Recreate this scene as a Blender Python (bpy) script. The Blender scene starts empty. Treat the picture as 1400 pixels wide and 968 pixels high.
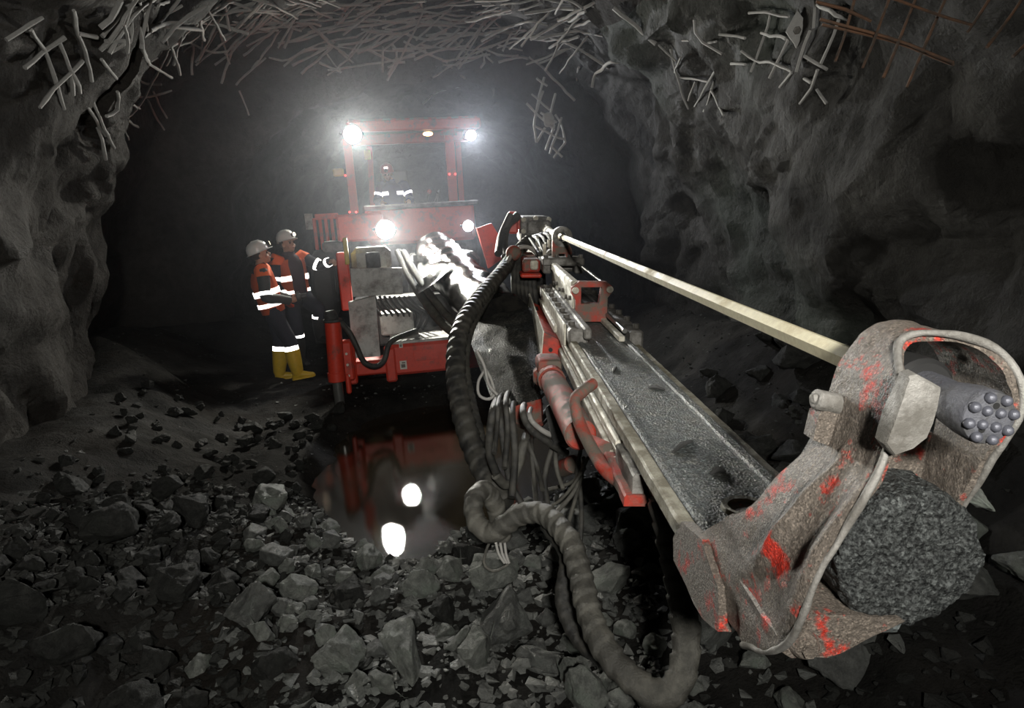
import bpy, bmesh, math, random
import numpy as np
from mathutils import Vector, Matrix, noise, Quaternion
from mathutils.bvhtree import BVHTree

random.seed(11)
SC = bpy.context.scene
COL = SC.collection
# ------------------------------------------------------------------ camera
FPX = 900.0
PITCH, ROLL = math.atan(182/900), 0.06
CAM = Vector((0, 0, 1.9))
_d = Vector((0, math.cos(PITCH), -math.sin(PITCH)))
_x0 = Vector((1, 0, 0)); _u0 = Vector((0, math.sin(PITCH), math.cos(PITCH)))
CR = math.cos(ROLL)*_x0 - math.sin(ROLL)*_u0
CU = math.cos(ROLL)*_u0 + math.sin(ROLL)*_x0
cam_data = bpy.data.cameras.new('camera'); cam = bpy.data.objects.new('camera', cam_data); COL.objects.link(cam)
cam_data.sensor_fit = 'HORIZONTAL'; cam_data.sensor_width = 36.0; cam_data.lens = 36.0*FPX/1400
cam_data.clip_start = 0.05; cam_data.clip_end = 200
m = Matrix.Identity(4)
for i in range(3):
    m[i][0] = CR[i]; m[i][1] = CU[i]; m[i][2] = -_d[i]; m[i][3] = CAM[i]
cam.matrix_world = m
SC.camera = cam

def ray(x, y): return _d + CR*((x-700)/FPX) - CU*((y-484)/FPX)
def W(x, y, D): return CAM + ray(x, y)*D
def G(x, y, z=0.0):
    q = ray(x, y); return CAM + q*((z-CAM.z)/q.z)
def proj(P):
    v = Vector(P)-CAM; D = v.dot(_d); return 700+FPX*v.dot(CR)/D, 484-FPX*v.dot(CU)/D, D

# ------------------------------------------------------------------ world and light
world = bpy.data.worlds.new('world'); SC.world = world; world.use_nodes = True
world.node_tree.nodes['Background'].inputs['Color'].default_value = (0.0, 0.0, 0.0, 1)
world.node_tree.nodes['Background'].inputs['Strength'].default_value = 0.0
vs = SC.view_settings
SC.display_settings.display_device = 'sRGB'
vs.view_transform = 'Standard'; vs.look = 'None'; vs.exposure = 0.0; vs.gamma = 1.0; vs.use_curve_mapping = False
SC.cycles.max_bounces = 5; SC.cycles.diffuse_bounces = 2; SC.cycles.glossy_bounces = 3
SC.cycles.caustics_reflective = False; SC.cycles.caustics_refractive = False
SC.cycles.sample_clamp_indirect = 4.0
SC.cycles.volume_step_rate = 4.0; SC.cycles.volume_max_steps = 64

def spot(name, loc, target, watts, angle, blend, radius, color=(1, 1, 1)):
    l = bpy.data.lights.new(name, 'SPOT'); l.energy = watts; l.spot_size = math.radians(angle); l.spot_blend = blend
    l.shadow_soft_size = radius; l.color = color
    o = bpy.data.objects.new(name, l); COL.objects.link(o); o.location = loc
    o.rotation_euler = (Vector(target)-Vector(loc)).to_track_quat('-Z', 'Y').to_euler()
    return o
# the photographer's flash, just above and left of the camera
spot('camera_flash', CAM + CR*0.12 + CU*0.46 - _d*1.4, CAM + ray(520, 380)*5, 570.0, 86, 1.0, 0.10, (1.0, 0.97, 0.90))

# added fill spot, brightens the drill head and the rock on the right
spot('side_fill', CAM + CR*0.35 + CU*0.35 - _d*0.9, CAM + ray(1340, 280)*3, 200.0, 84, 1.0, 0.08, (1.0, 0.97, 0.90))

# ------------------------------------------------------------------ materials
def _nt(name):
    mt = bpy.data.materials.new(name); mt.use_nodes = True
    nt = mt.node_tree; b = nt.nodes['Principled BSDF']
    return mt, nt, b
def _noise(nt, vec, scale, detail=4, rough=0.6):
    n = nt.nodes.new('ShaderNodeTexNoise'); n.inputs['Scale'].default_value = scale
    n.inputs['Detail'].default_value = detail; n.inputs['Roughness'].default_value = rough
    nt.links.new(vec, n.inputs['Vector']); return n
def _ramp(nt, fac, stops):
    r = nt.nodes.new('ShaderNodeValToRGB'); e = r.color_ramp.elements
    while len(e) < len(stops): e.new(0.5)
    for k, (p, c) in enumerate(stops):
        e[k].position = p; e[k].color = (*c, 1) if len(c) == 3 else c
    nt.links.new(fac, r.inputs['Fac']); return r
def _mix(nt, fac, a, b, typ='MIX'):
    n = nt.nodes.new('ShaderNodeMix'); n.data_type = 'RGBA'; n.blend_type = typ
    for s, v in ((0, fac), (6, a), (7, b)):
        if hasattr(v, 'is_linked') or hasattr(v, 'links'): nt.links.new(v, n.inputs[s])
        elif isinstance(v, (int, float)): n.inputs[s].default_value = v
        else: n.inputs[s].default_value = (*v, 1)
    return n.outputs[2]
def _bump(nt, h, strength, dist, normal=None):
    b = nt.nodes.new('ShaderNodeBump'); b.inputs['Strength'].default_value = strength
    b.inputs['Distance'].default_value = dist; nt.links.new(h, b.inputs['Height'])
    if normal is not None: nt.links.new(normal, b.inputs['Normal'])
    return b.outputs['Normal']

def paint(name, col, dirt=(0.03, 0.028, 0.025), amount=0.5, scale=6.0, rough=0.5, metal=0.0, bump=0.3, bscale=60, wet=False, dirt_rough=0.8, sharp=0.16, spec=0.5, speck=0, speck_bump=0.9, speck_lo=0.45, speck_hi=1.9):
    """coloured coat with blotches of grime over it"""
    mt, nt, b = _nt(name)
    tc = nt.nodes.new('ShaderNodeTexCoord'); v = tc.outputs['Object']
    n1 = _noise(nt, v, scale, 8, 0.7)
    inv = _ramp(nt, n1.outputs['Fac'], [(max(0, 0.30+0.35*(1-amount)-0.05), (0, 0, 0)), (min(1, 0.30+0.35*(1-amount)-0.05+sharp), (1, 1, 1))])
    n2 = _noise(nt, v, scale*7, 5, 0.7)
    fac = _mix(nt, 0.5, inv.outputs['Color'], n2.outputs['Fac'], 'OVERLAY')
    c2 = _mix(nt, n2.outputs['Fac'], tuple(x*0.7 for x in col), tuple(min(1, x*1.25) for x in col))
    c = _mix(nt, fac, c2, dirt)
    if speck:
        vo = nt.nodes.new('ShaderNodeTexVoronoi'); vo.inputs['Scale'].default_value = speck; nt.links.new(v, vo.inputs['Vector'])
        sx = nt.nodes.new('ShaderNodeSeparateColor'); nt.links.new(vo.outputs['Color'], sx.inputs[0])
        c = _mix(nt, 1.0, c, _ramp(nt, sx.outputs[0], [(0.0, (speck_lo,)*3), (0.7, (0.95,)*3), (1.0, (speck_hi,)*3)]).outputs['Color'], 'MULTIPLY')
    nt.links.new(c, b.inputs['Base Color'])
    b.inputs['Metallic'].default_value = metal; b.inputs['Specular IOR Level'].default_value = spec
    rr = _ramp(nt, fac, [(0.0, (rough,)*3), (1.0, (dirt_rough,)*3)])
    nt.links.new(rr.outputs['Color'], b.inputs['Roughness'])
    if bump:
        n3 = _noise(nt, v, bscale, 6, 0.75)
        nb = _bump(nt, n3.outputs['Fac'], bump, 0.01)
        if speck: nb = _bump(nt, vo.outputs['Distance'], speck_bump, 0.8/speck, nb)
        nt.links.new(nb, b.inputs['Normal'])
    return mt

def rock_mat(name, c0, c1, tint, scale=1.0, bump=0.8, rough=0.75, spec=0.4, fine=40, deep=1.0):
    mt, nt, b = _nt(name)
    tc = nt.nodes.new('ShaderNodeTexCoord'); v = tc.outputs['Object']
    n1 = _noise(nt, v, 1.3*scale, 8, 0.65)
    n2 = _noise(nt, v, 9*scale, 8, 0.7)
    n4 = _noise(nt, v, 0.6*scale, 3, 0.5)
    c = _mix(nt, _ramp(nt, n1.outputs['Fac'], [(0.35, (0, 0, 0)), (0.65, (1, 1, 1))]).outputs['Color'], c0, c1)
    c = _mix(nt, _ramp(nt, n4.outputs['Fac'], [(0.50, (0, 0, 0)), (0.66, (.8, .8, .8))]).outputs['Color'], c, tint)
    c = _mix(nt, 0.55, c, _ramp(nt, n2.outputs['Fac'], [(0.3, (.25, .25, .25)), (0.7, (1.0, 1.0, 1.0))]).outputs['Color'], 'MULTIPLY')
    nt.links.new(c, b.inputs['Base Color'])
    rr = _ramp(nt, n1.outputs['Fac'], [(0.4, (rough,)*3), (0.7, (max(0.2, rough-0.25),)*3)])
    nt.links.new(rr.outputs['Color'], b.inputs['Roughness'])
    b.inputs['Specular IOR Level'].default_value = spec
    vo = nt.nodes.new('ShaderNodeTexVoronoi'); vo.inputs['Scale'].default_value = 2.4*scale; vo.feature = 'DISTANCE_TO_EDGE'
    warp = _noise(nt, v, 2.5*scale, 4)
    add = nt.nodes.new('ShaderNodeMixRGB'); add.blend_type = 'ADD'; add.inputs[0].default_value = 0.7
    nt.links.new(v, add.inputs[1]); nt.links.new(warp.outputs['Color'], add.inputs[2]); nt.links.new(add.outputs[0], vo.inputs['Vector'])
    cr = _ramp(nt, vo.outputs['Distance'], [(0.0, (0, 0, 0)), (0.06, (1, 1, 1))])
    nA = _bump(nt, n2.outputs['Fac'], bump, 0.06*deep/scale)
    nB = _bump(nt, cr.outputs['Color'], bump*0.35, 0.03/scale, nA)
    n5 = _noise(nt, v, fine*scale, 6, 0.75)
    nC = _bump(nt, n5.outputs['Fac'], bump*0.7, 0.012*deep/scale, nB)
    nt.links.new(nC, b.inputs['Normal'])
    return mt

def plain(name, col, rough=0.5, metal=0.0, spec=0.5, coat=0.0, bump=0.0, bscale=80, var=0.25):
    mt, nt, b = _nt(name)
    tc = nt.nodes.new('ShaderNodeTexCoord'); n = _noise(nt, tc.outputs['Object'], bscale*0.25, 5)
    c = _mix(nt, n.outputs['Fac'], tuple(x*(1-var) for x in col), tuple(min(1, x*(1+var)) for x in col))
    nt.links.new(c, b.inputs['Base Color'])
    b.inputs['Roughness'].default_value = rough; b.inputs['Metallic'].default_value = metal
    b.inputs['Specular IOR Level'].default_value = spec; b.inputs['Coat Weight'].default_value = coat
    if bump:
        n2 = _noise(nt, tc.outputs['Object'], bscale, 5)
        nt.links.new(_bump(nt, n2.outputs['Fac'], bump, 0.01), b.inputs['Normal'])
    return mt

def emit(name, col, strength):
    mt, nt, b = _nt(name)
    b.inputs['Base Color'].default_value = (0.8, 0.8, 0.8, 1)
    b.inputs['Emission Color'].default_value = (*col, 1); b.inputs['Emission Strength'].default_value = strength
    return mt

def retro(name):
    """glass-bead tape: sends light back to where it came from"""
    mt, nt, b = _nt(name)
    b.inputs['Base Color'].default_value = (0.75, 0.75, 0.75, 1); b.inputs['Roughness'].default_value = 0.5
    g = nt.nodes.new('ShaderNodeNewGeometry')
    gl = nt.nodes.new('ShaderNodeBsdfGlossy'); gl.inputs['Roughness'].default_value = 0.19; gl.inputs['Color'].default_value = (1, 1, 1, 1)
    nt.links.new(g.outputs['Incoming'], gl.inputs['Normal'])
    ad = nt.nodes.new('ShaderNodeAddShader'); out = nt.nodes['Material Output']
    nt.links.new(b.outputs[0], ad.inputs[0]); nt.links.new(gl.outputs[0], ad.inputs[1]); nt.links.new(ad.outputs[0], out.inputs['Surface'])
    return mt

M = {}
M['wall'] = rock_mat('sprayed_rock', (0.043, 0.039, 0.035), (0.084, 0.077, 0.069), (0.047, 0.044, 0.040), 1.0, 1.0, 0.9, 0.10, 40, 1.7)
M['wall_r'] = rock_mat('green_rock', (0.025, 0.0235, 0.021), (0.055, 0.052, 0.046), (0.075, 0.092, 0.077), 1.0, 1.0, 0.8, 0.2, 40, 2.2)
M['floor'] = rock_mat('muck_floor', (0.018, 0.018, 0.017), (0.040, 0.038, 0.035), (0.030, 0.026, 0.022), 1.6, 0.9, 0.9, 0.06, 60)
M['rock'] = rock_mat('broken_ore', (0.18, 0.192, 0.176), (0.41, 0.43, 0.39), (0.26, 0.305, 0.26), 1.9, 1.0, 0.6, 0.5, 24)
M['rock_b'] = rock_mat('broken_ore_grey', (0.11, 0.115, 0.11), (0.25, 0.257, 0.24), (0.20, 0.215, 0.20), 2.2, 1.0, 0.5, 0.5, 24)
M['rock_d'] = rock_mat('dark_shaded_ore', (0.028, 0.029, 0.027), (0.072, 0.073, 0.068), (0.045, 0.048, 0.043), 2.2, 1.0, 0.7, 0.2, 24)  # shade of the dim sides put into the colour; serves dark boulders too
M['rod'] = plain('cement_coated_rod', (0.36, 0.354, 0.34), 0.9, spec=0.1, bump=0.6, bscale=120)
M['rust'] = paint('rusty_rebar', (0.10, 0.048, 0.024), (0.035, 0.025, 0.018), 0.45, 8, 0.8, 0.1, 0.5, 90)
M['red'] = paint('red_paint', (0.62, 0.050, 0.026), (0.16, 0.075, 0.06), 0.22, 5, 0.45, 0, 0.15, 60)
M['red_dirty'] = paint('red_paint_muddy', (0.42, 0.04, 0.022), (0.15, 0.125, 0.10), 0.55, 7, 0.55, 0, 0.5, 70)
M['head'] = paint('worn_red_casting', (0.62, 0.035, 0.016), (0.17, 0.143, 0.118), 0.66, 12, 0.5, 0.0, 1.0, 70, dirt_rough=0.45, sharp=0.08, speck=330, speck_bump=0.35, speck_lo=0.6, speck_hi=1.6)
M['steel'] = paint('muddy_steel', (0.30, 0.29, 0.27), (0.13, 0.122, 0.108), 0.5, 8, 0.45, 0.3, 0.5, 90)
M['steel_light'] = paint('dusty_bare_steel', (0.78, 0.75, 0.64), (0.45, 0.42, 0.34), 0.45, 10, 0.45, 0.0, 0.4, 110)
M['beam'] = paint('beam_slurry', (0.16, 0.18, 0.18), (0.26, 0.25, 0.215), 0.45, 18, 0.4, 0.0, 1.0, 170, dirt_rough=0.5, sharp=.3, speck=120)
M['beam_edge'] = paint('beam_edge_mud', (0.42, 0.39, 0.29), (0.24, 0.215, 0.155), 0.5, 14, 0.45, 0.0, 1.0, 110)
M['hex'] = paint('drill_rod_steel', (0.82, 0.75, 0.53), (0.55, 0.47, 0.30), 0.35, 7, 0.38, 0.0, 0.2, 60)
M['bit'] = paint('bit_steel', (0.12, 0.123, 0.142), (0.075, 0.075, 0.078), 0.4, 30, 0.5, 0.3, 0.5, 160)
M['carbide'] = plain('button_carbide', (0.095, 0.098, 0.118), 0.42, 0.3, bump=0.2, bscale=200)
M['black_wet'] = paint('wet_black_cover', (0.008, 0.008, 0.0085), (0.018, 0.017, 0.015), 0.4, 6, 0.14, 0, 0.35, 18, dirt_rough=0.26, spec=0.06)
M['plate_dark'] = paint('slurry_plate', (0.030, 0.032, 0.031), (0.070, 0.068, 0.06), 0.45, 7, 0.55, 0, 1.0, 150, dirt_rough=0.7, spec=0.15, speck=90)
M['hose'] = paint('rubber_hose', (0.030, 0.030, 0.029), (0.070, 0.067, 0.058), 0.5, 9, 0.36, 0, 0.5, 130, dirt_rough=0.5)
M['hose_dusty'] = paint('dusty_hose_wrap', (0.075, 0.073, 0.064), (0.145, 0.14, 0.12), 0.5, 9, 0.42, 0, 0.6, 130, dirt_rough=0.55)
M['wire'] = plain('grey_cable', (0.34, 0.33, 0.31), 0.5)
M['grey'] = paint('grey_panel', (0.48, 0.48, 0.46), (0.22, 0.21, 0.20), 0.42, 5, 0.55, 0, 0.2, 50)
M['grey_dark'] = paint('dark_grey_steel', (0.10, 0.10, 0.10), (0.05, 0.05, 0.048), 0.5, 5, 0.5, 0.2, 0.3, 60)
M['cream'] = paint('pale_tank', (0.40, 0.39, 0.35), (0.2, 0.19, 0.17), 0.4, 5, 0.5, 0, 0.2, 50)
M['yellow'] = plain('yellow_paint', (0.55, 0.42, 0.04), 0.5)
M['tyre'] = plain('tyre_rubber', (0.035, 0.035, 0.035), 0.75, bump=0.4)
M['chrome'] = plain('jack_rod', (0.22, 0.22, 0.21), 0.3, 0.7)
M['label'] = plain('sticker', (0.6, 0.58, 0.52), 0.6)
M['label_ink'] = plain('sticker_ink', (0.12, 0.10, 0.09), 0.6)
M['pad'] = paint('rubber_pad_mat', (0.014, 0.016, 0.016), (0.12, 0.13, 0.127), 0.50, 150, 0.5, 0.0, 1.0, 120, dirt_rough=0.5, sharp=.16, speck=210, speck_hi=1.5)
M['red_clean'] = plain('bright_red', (0.60, 0.03, 0.012), 0.4, var=0.15)
M['orange'] = plain('hi_vis_orange', (0.95, 0.15, 0.025), 0.75, bump=0.3, var=0.12)
M['navy'] = plain('navy_cloth', (0.014, 0.016, 0.030), 0.85, bump=0.4)
M['maroon'] = plain('maroon_cloth', (0.035, 0.014, 0.022), 0.85, bump=0.4)
M['blue'] = plain('blue_cloth', (0.02, 0.03, 0.14), 0.85, bump=0.4)
M['grey_cloth'] = plain('grey_sleeve', (0.05, 0.055, 0.055), 0.7, bump=0.4)
M['boot_y'] = plain('yellow_rubber', (0.60, 0.40, 0.02), 0.4)
M['boot_k'] = plain('black_rubber', (0.02, 0.02, 0.02), 0.45)
M['helmet_w'] = plain('white_helmet', (0.75, 0.75, 0.73), 0.3, var=0.05)
M['helmet_r'] = plain('red_helmet', (0.35, 0.04, 0.03), 0.35)
M['skin'] = plain('skin', (0.42, 0.24, 0.17), 0.6)
M['hair'] = plain('dark_hair', (0.03, 0.02, 0.015), 0.7)
M['black'] = plain('black_plastic', (0.02, 0.02, 0.02), 0.4)
M['glass_dark'] = plain('dark_glass', (0.01, 0.01, 0.012), 0.08, spec=0.8)
M['glove'] = plain('red_glove', (0.60, 0.07, 0.03), 0.8, bump=0.3)
M['retro'] = retro('reflective_tape')
M['lamp'] = emit('work_lamp_lens', (1.0, 0.98, 0.90), 14)
M['lamp_s'] = emit('work_lamp_lens_small', (0.95, 0.97, 1.0), 10)
M['lamp_warm'] = emit('warm_lamp_lens', (1.0, 0.55, 0.20), 9)
M['headlamp'] = emit('cap_lamp_lens', (1.0, 0.80, 0.55), 5)
M['red_led'] = emit('red_marker', (1.0, 0.05, 0.05), 1.2)

# ------------------------------------------------------------------ mesh helpers
def link(name, me, mat=None, parent=None, loc=None):
    o = bpy.data.objects.new(name, me); COL.objects.link(o)
    if mat is not None and me is not None: me.materials.append(mat)
    if loc is not None:
        o.location = loc; PW[o.name] = Matrix.Translation(Vector(loc))
    if parent is not None:
        o.parent = parent; o.matrix_parent_inverse = pw(parent).inverted()
    return o
PW = {}
def pw(o): return PW.get(o.name, Matrix.Identity(4))
def tag(o, label=None, cat=None, group=None, kind=None):
    if label: o['label'] = label
    if cat: o['category'] = cat
    if group: o['group'] = group
    if kind: o['kind'] = kind
    return o
def empty(name, loc, rz=0.0):
    o = bpy.data.objects.new(name, None); COL.objects.link(o); o.location = loc; o.rotation_euler = (0, 0, rz)
    o.empty_display_size = 0.2
    PW[o.name] = Matrix.Translation(Vector(loc)) @ Matrix.Rotation(rz, 4, 'Z')
    return o

class MB:
    """collects shapes (local coordinates, mapped by mx) and links them as one mesh"""
    def __init__(s, mx=None):
        s.bm = bmesh.new(); s.mx = mx or Matrix.Identity(4)
    def _new(s, geom, M4=None):
        vs_ = [e for e in geom if isinstance(e, bmesh.types.BMVert)]
        if M4 is not None:
            for v in vs_: v.co = M4 @ v.co
        return vs_
    def box(s, lo, hi, bev=0.0, M4=None, seg=1):
        r = bmesh.ops.create_cube(s.bm, size=1.0); vs_ = r['verts']
        c = [(a+b)/2 for a, b in zip(lo, hi)]; d = [b-a for a, b in zip(lo, hi)]
        for v in vs_: v.co = Vector((v.co.x*d[0]+c[0], v.co.y*d[1]+c[1], v.co.z*d[2]+c[2]))
        if bev:
            es = list({e for v in vs_ for e in v.link_edges})
            rr = bmesh.ops.bevel(s.bm, geom=es, offset=min(bev, 0.45*min(abs(q) for q in d)), segments=seg, affect='EDGES', profile=0.5)
            vs_ = list({v for f in rr['faces'] for v in f.verts} | {v for v in vs_ if v.is_valid})
        if M4 is not None:
            for v in vs_: v.co = M4 @ v.co
        return vs_
    def tube(s, pts, rad, seg=12, caps=True, flat=None, twist=0.0, ease=None):
        pts = [Vector(p) for p in pts]; n = len(pts)
        rads = rad if isinstance(rad, (list, tuple)) else [rad]*n
        t0 = (pts[1]-pts[0]).normalized()
        up = Vector((0, 0, 1)) if abs(t0.z) < 0.9 else Vector((0, 1, 0))
        nx = t0.cross(up).normalized(); rings = []; prev = t0
        for i in range(n):
            t = (pts[min(i+1, n-1)]-pts[max(i-1, 0)]).normalized()
            q = prev.rotation_difference(t); nx = (q @ nx).normalized(); nx = (nx - t*nx.dot(t)).normalized(); prev = t
            ny = t.cross(nx)
            ra = rads[i]; rb = ra
            if isinstance(ra, (tuple, list)): ra, rb = ra
            ring = []
            for k in range(seg):
                a = 2*math.pi*k/seg + twist
                ring.append(s.bm.verts.new(pts[i] + nx*(math.cos(a)*ra) + ny*(math.sin(a)*rb)))
            rings.append(ring)
        for i in range(n-1):
            for k in range(seg):
                s.bm.faces.new((rings[i][k], rings[i][(k+1) % seg], rings[i+1][(k+1) % seg], rings[i+1][k]))
        if caps:
            s.bm.faces.new(list(reversed(rings[0]))); s.bm.faces.new(rings[-1])
        return rings
    def cyl(s, p0, p1, r0, r1=None, seg=20, bev=0.0):
        r1 = r0 if r1 is None else r1
        p0 = Vector(p0); p1 = Vector(p1)
        if bev:
            t = (p1-p0).normalized()
            return s.tube([p0, p0+t*bev, p1-t*bev, p1], [r0-bev, r0, r1, r1-bev], seg)
        return s.tube([p0, p1], [r0, r1], seg)
    def prism(s, poly, axis_fn, a, b):
        """poly (u,v) list; axis_fn(u,v,t)->Vector; extruded t from a to b"""
        A = [s.bm.verts.new(axis_fn(u, v, a)) for u, v in poly]; B = [s.bm.verts.new(axis_fn(u, v, b)) for u, v in poly]
        n = len(poly)
        for k in range(n): s.bm.faces.new((A[k], A[(k+1) % n], B[(k+1) % n], B[k]))
        s.bm.faces.new(list(reversed(A))); s.bm.faces.new(B)
    def loft(s, rings, closed=True, caps=True):
        R = [[s.bm.verts.new(p) for p in r] for r in rings]
        n = len(R[0])
        for i in range(len(R)-1):
            for k in range(n if closed else n-1):
                s.bm.faces.new((R[i][k], R[i][(k+1) % n], R[i+1][(k+1) % n], R[i+1][k]))
        if caps and closed:
            s.bm.faces.new(list(reversed(R[0]))); s.bm.faces.new(R[-1])
        return R
    def ball(s, c, r, sub=2, sc=(1, 1, 1), M4=None):
        rr = bmesh.ops.create_icosphere(s.bm, subdivisions=sub, radius=r)
        for v in rr['verts']:
            v.co = Vector((v.co.x*sc[0], v.co.y*sc[1], v.co.z*sc[2]))
            if M4 is not None: v.co = M4 @ v.co
            v.co += Vector(c)
        return rr['verts']
    def roughen(s, amp, freq, seed=0.0):
        for v in s.bm.verts:
            p = v.co*freq + Vector((seed, seed*2, -seed))
            v.co += Vector((noise.noise(p), noise.noise(p+Vector((9, 3, 1))), noise.noise(p+Vector((1, 7, 13)))))*amp
    def build(s, name, mat, parent=None, angle=35, recalc=True):
        if recalc: bmesh.ops.recalc_face_normals(s.bm, faces=s.bm.faces)
        s.bm.transform(s.mx)
        me = bpy.data.meshes.new(name); s.bm.to_mesh(me); s.bm.free()
        if angle:
            me.polygons.foreach_set('use_smooth', [True]*len(me.polygons))
            me.set_sharp_from_angle(angle=math.radians(angle))
        # keep the object's origin at its own centre
        if len(me.vertices):
            co = np.empty(len(me.vertices)*3, dtype=np.float32); me.vertices.foreach_get('co', co); co = co.reshape(-1, 3)
            c = (co.min(0)+co.max(0))/2; co -= c; me.vertices.foreach_set('co', co.ravel()); me.update()
        else: c = (0, 0, 0)
        return link(name, me, mat, parent, loc=Vector([float(q) for q in c]))

def build_at(mb, name, mat, parent=None, angle=35): return mb.build(name, mat, parent, angle)

def catmull(pts, n=12):
    P = [Vector(p) for p in pts]; P = [P[0]*2-P[1]] + P + [P[-1]*2-P[-2]]; out = []
    for i in range(1, len(P)-2):
        a, b, c, d = P[i-1], P[i], P[i+1], P[i+2]
        for k in range(n):
            t = k/n
            out.append(0.5*((2*b)+(c-a)*t+(2*a-5*b+4*c-d)*t*t+(3*b-a-3*c+d)*t**3))
    out.append(P[-2]); return out
def resample(pts, step):
    L = [0.0]
    for a, b in zip(pts, pts[1:]): L.append(L[-1]+(b-a).length)
    n = max(2, int(L[-1]/step)); out = []; j = 0
    for k in range(n+1):
        t = L[-1]*k/n
        while j < len(L)-2 and L[j+1] < t: j += 1
        f = (t-L[j])/max(1e-9, L[j+1]-L[j]); out.append(pts[j].lerp(pts[j+1], f))
    return out
def hose(name, pts, r, mat, parent, wrap=0.0, pitch=0.05, seg=14, step=None):
    path = catmull(pts, 14)
    step = step or (pitch/9 if wrap else 0.03)
    path = resample(path, step)
    b = MB()
    rings = b.tube(path, r, seg)
    if wrap:
        l = 0.0
        for i, ring in enumerate(rings):
            if i: l += (path[i]-path[i-1]).length
            for k, v in enumerate(ring):
                f = (l/pitch - k/seg) % 1.0
                v.co = path[i] + (v.co-path[i])*(1 + wrap*(f if f < 0.9 else (1-f)/0.1*0.9) + 0.35*wrap*noise.noise(v.co*18))
    return b.build(name, mat, parent, 50)
# ================================================================== the heading: walls, ceiling, floor
def lerp_tab(tab, y):
    if y <= tab[0][0]: return tab[0][1]
    for (a, va), (b, vb) in zip(tab, tab[1:]):
        if y <= b:
            t = (y-a)/(b-a); t = t*t*(3-2*t); return va+(vb-va)*t
    return tab[-1][1]
XL = [(-3, -2.6), (2.5, -2.75), (4.5, -3.4), (6.0, -3.95), (6.8, -4.35), (8.0, -5.5), (9.8, -5.5), (10.5, -4.75), (13, -4.9), (25, -5.0)]
XR = [(-3, 2.3), (2, 2.35), (4, 2.45), (7, 2.5), (9, 2.3), (11, 1.95), (14, 1.9), (25, 1.6)]
HT = [(-3, 4.2), (3, 4.2), (6, 4.5), (9, 4.75), (10.2, 4.75), (10.8, 4.2), (13, 4.2), (25, 4.2)]
def hsh(c):
    x = math.sin(c.x*12.9898+c.y*78.233+c.z*37.719)*43758.5453
    return x-math.floor(x)
def rockdisp(p):
    w = p + Vector((noise.noise(p*0.8), noise.noise(p*0.8+Vector((5, 5, 5))), noise.noise(p*0.8+Vector((9, 1, 4)))))*0.35
    a = noise.fractal(w*0.50, 0.9, 2.1, 4)*0.34
    dist, pts = noise.voronoi(w*0.95)
    e = dist[1]-dist[0]
    blk = (hsh(pts[0])-0.5)*0.22*min(1, e*5)
    tilt = (w*0.95-pts[0]).dot(Vector((hsh(pts[0]*1.7)-.5, hsh(pts[0]*2.3)-.5, hsh(pts[0]*3.1)-.5)))*0.28*min(1, e*5)
    dist2, pts2 = noise.voronoi(w*2.6)
    blk2 = (hsh(pts2[0])-0.5)*0.06*min(1, (dist2[1]-dist2[0])*5)
    f = noise.fractal(p*4.0, 0.8, 2.2, 3)*0.035
    return a+blk+tilt+blk2+f
NY, NT = 250, 250
ys = []
for j in range(NY+1):
    t = j/NY; ys.append(-3 + 28*(0.55*t+0.45*t*t*t))
def shell_point(j, i):
    y = ys[j]; t = i/NT; xl, xr, H = lerp_tab(XL, y), lerp_tab(XR, y), lerp_tab(HT, y)
    th = math.pi*(1-t); n = 2.7
    c, sn = math.cos(th), math.sin(th)
    ex = math.copysign(abs(c)**(2/n), c); ez = abs(sn)**(2/n)
    xc, a = (xl+xr)/2, (xr-xl)/2
    p = Vector((xc+a*ex, y, -0.35+(H+0.35)*ez))
    nrm = Vector((ex*H, 0, ez*a)).normalized()
    q = p + nrm*rockdisp(p)
    # bulge of the near left pillar
    return q
SH = [[shell_point(j, i) for i in range(NT+1)] for j in range(NY+1)]
def shell_piece(name, i0, i1, mat):
    vs_ = [SH[j][i] for j in range(NY+1) for i in range(i0, i1+1)]; w = i1-i0+1
    fs = [(j*w+i, j*w+i+1, (j+1)*w+i+1, (j+1)*w+i) for j in range(NY) for i in range(w-1)]
    me = bpy.data.meshes.new(name); me.from_pydata(vs_, [], fs); me.update()
    me.polygons.foreach_set('use_smooth', [True]*len(me.polygons)); me.set_sharp_from_angle(angle=math.radians(42))
    return tag(link(name, me, mat), kind='structure')
I1, I2 = int(NT*0.30), int(NT*0.70)
wall_left = shell_piece('wall_left', 0, I1, M['wall'])
ceiling = shell_piece('ceiling', I1, I2, M['wall'])
wall_right = shell_piece('wall_right', I2, NT, M['wall_r'])
tag(wall_left, 'rough sprayed-concrete rock wall bulging along the heading', None)
tag(ceiling, 'arched rock roof with tangled cement-coated mesh rods', None)
tag(wall_right, 'dark craggy rock wall with greenish faces', None)
# the far end and the end behind the camera
def end_wall(name, j, flip):
    ring = SH[j]; b = MB(); c = Vector((sum(p.x for p in ring)/len(ring), ys[j]+(0.6 if not flip else -0.4), 1.8))
    prev = [b.bm.verts.new(p) for p in ring]
    for k in range(1, 8):
        f = k/8
        cur = [b.bm.verts.new(p.lerp(c, f)+Vector((0, noise.fractal(p.lerp(c, f)*0.8, 1, 2, 3)*0.35, 0))) for p in ring]
        for i in range(len(ring)-1): b.bm.faces.new((prev[i], prev[i+1], cur[i+1], cur[i]))
        prev = cur
    cv = b.bm.verts.new(c)
    for i in range(len(ring)-1): b.bm.faces.new((prev[i], prev[i+1], cv))
    return tag(b.build(name, M['wall'], None, 40), kind='structure')
end_wall('wall_back', NY, False); end_wall('wall_front', 0, True)

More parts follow.
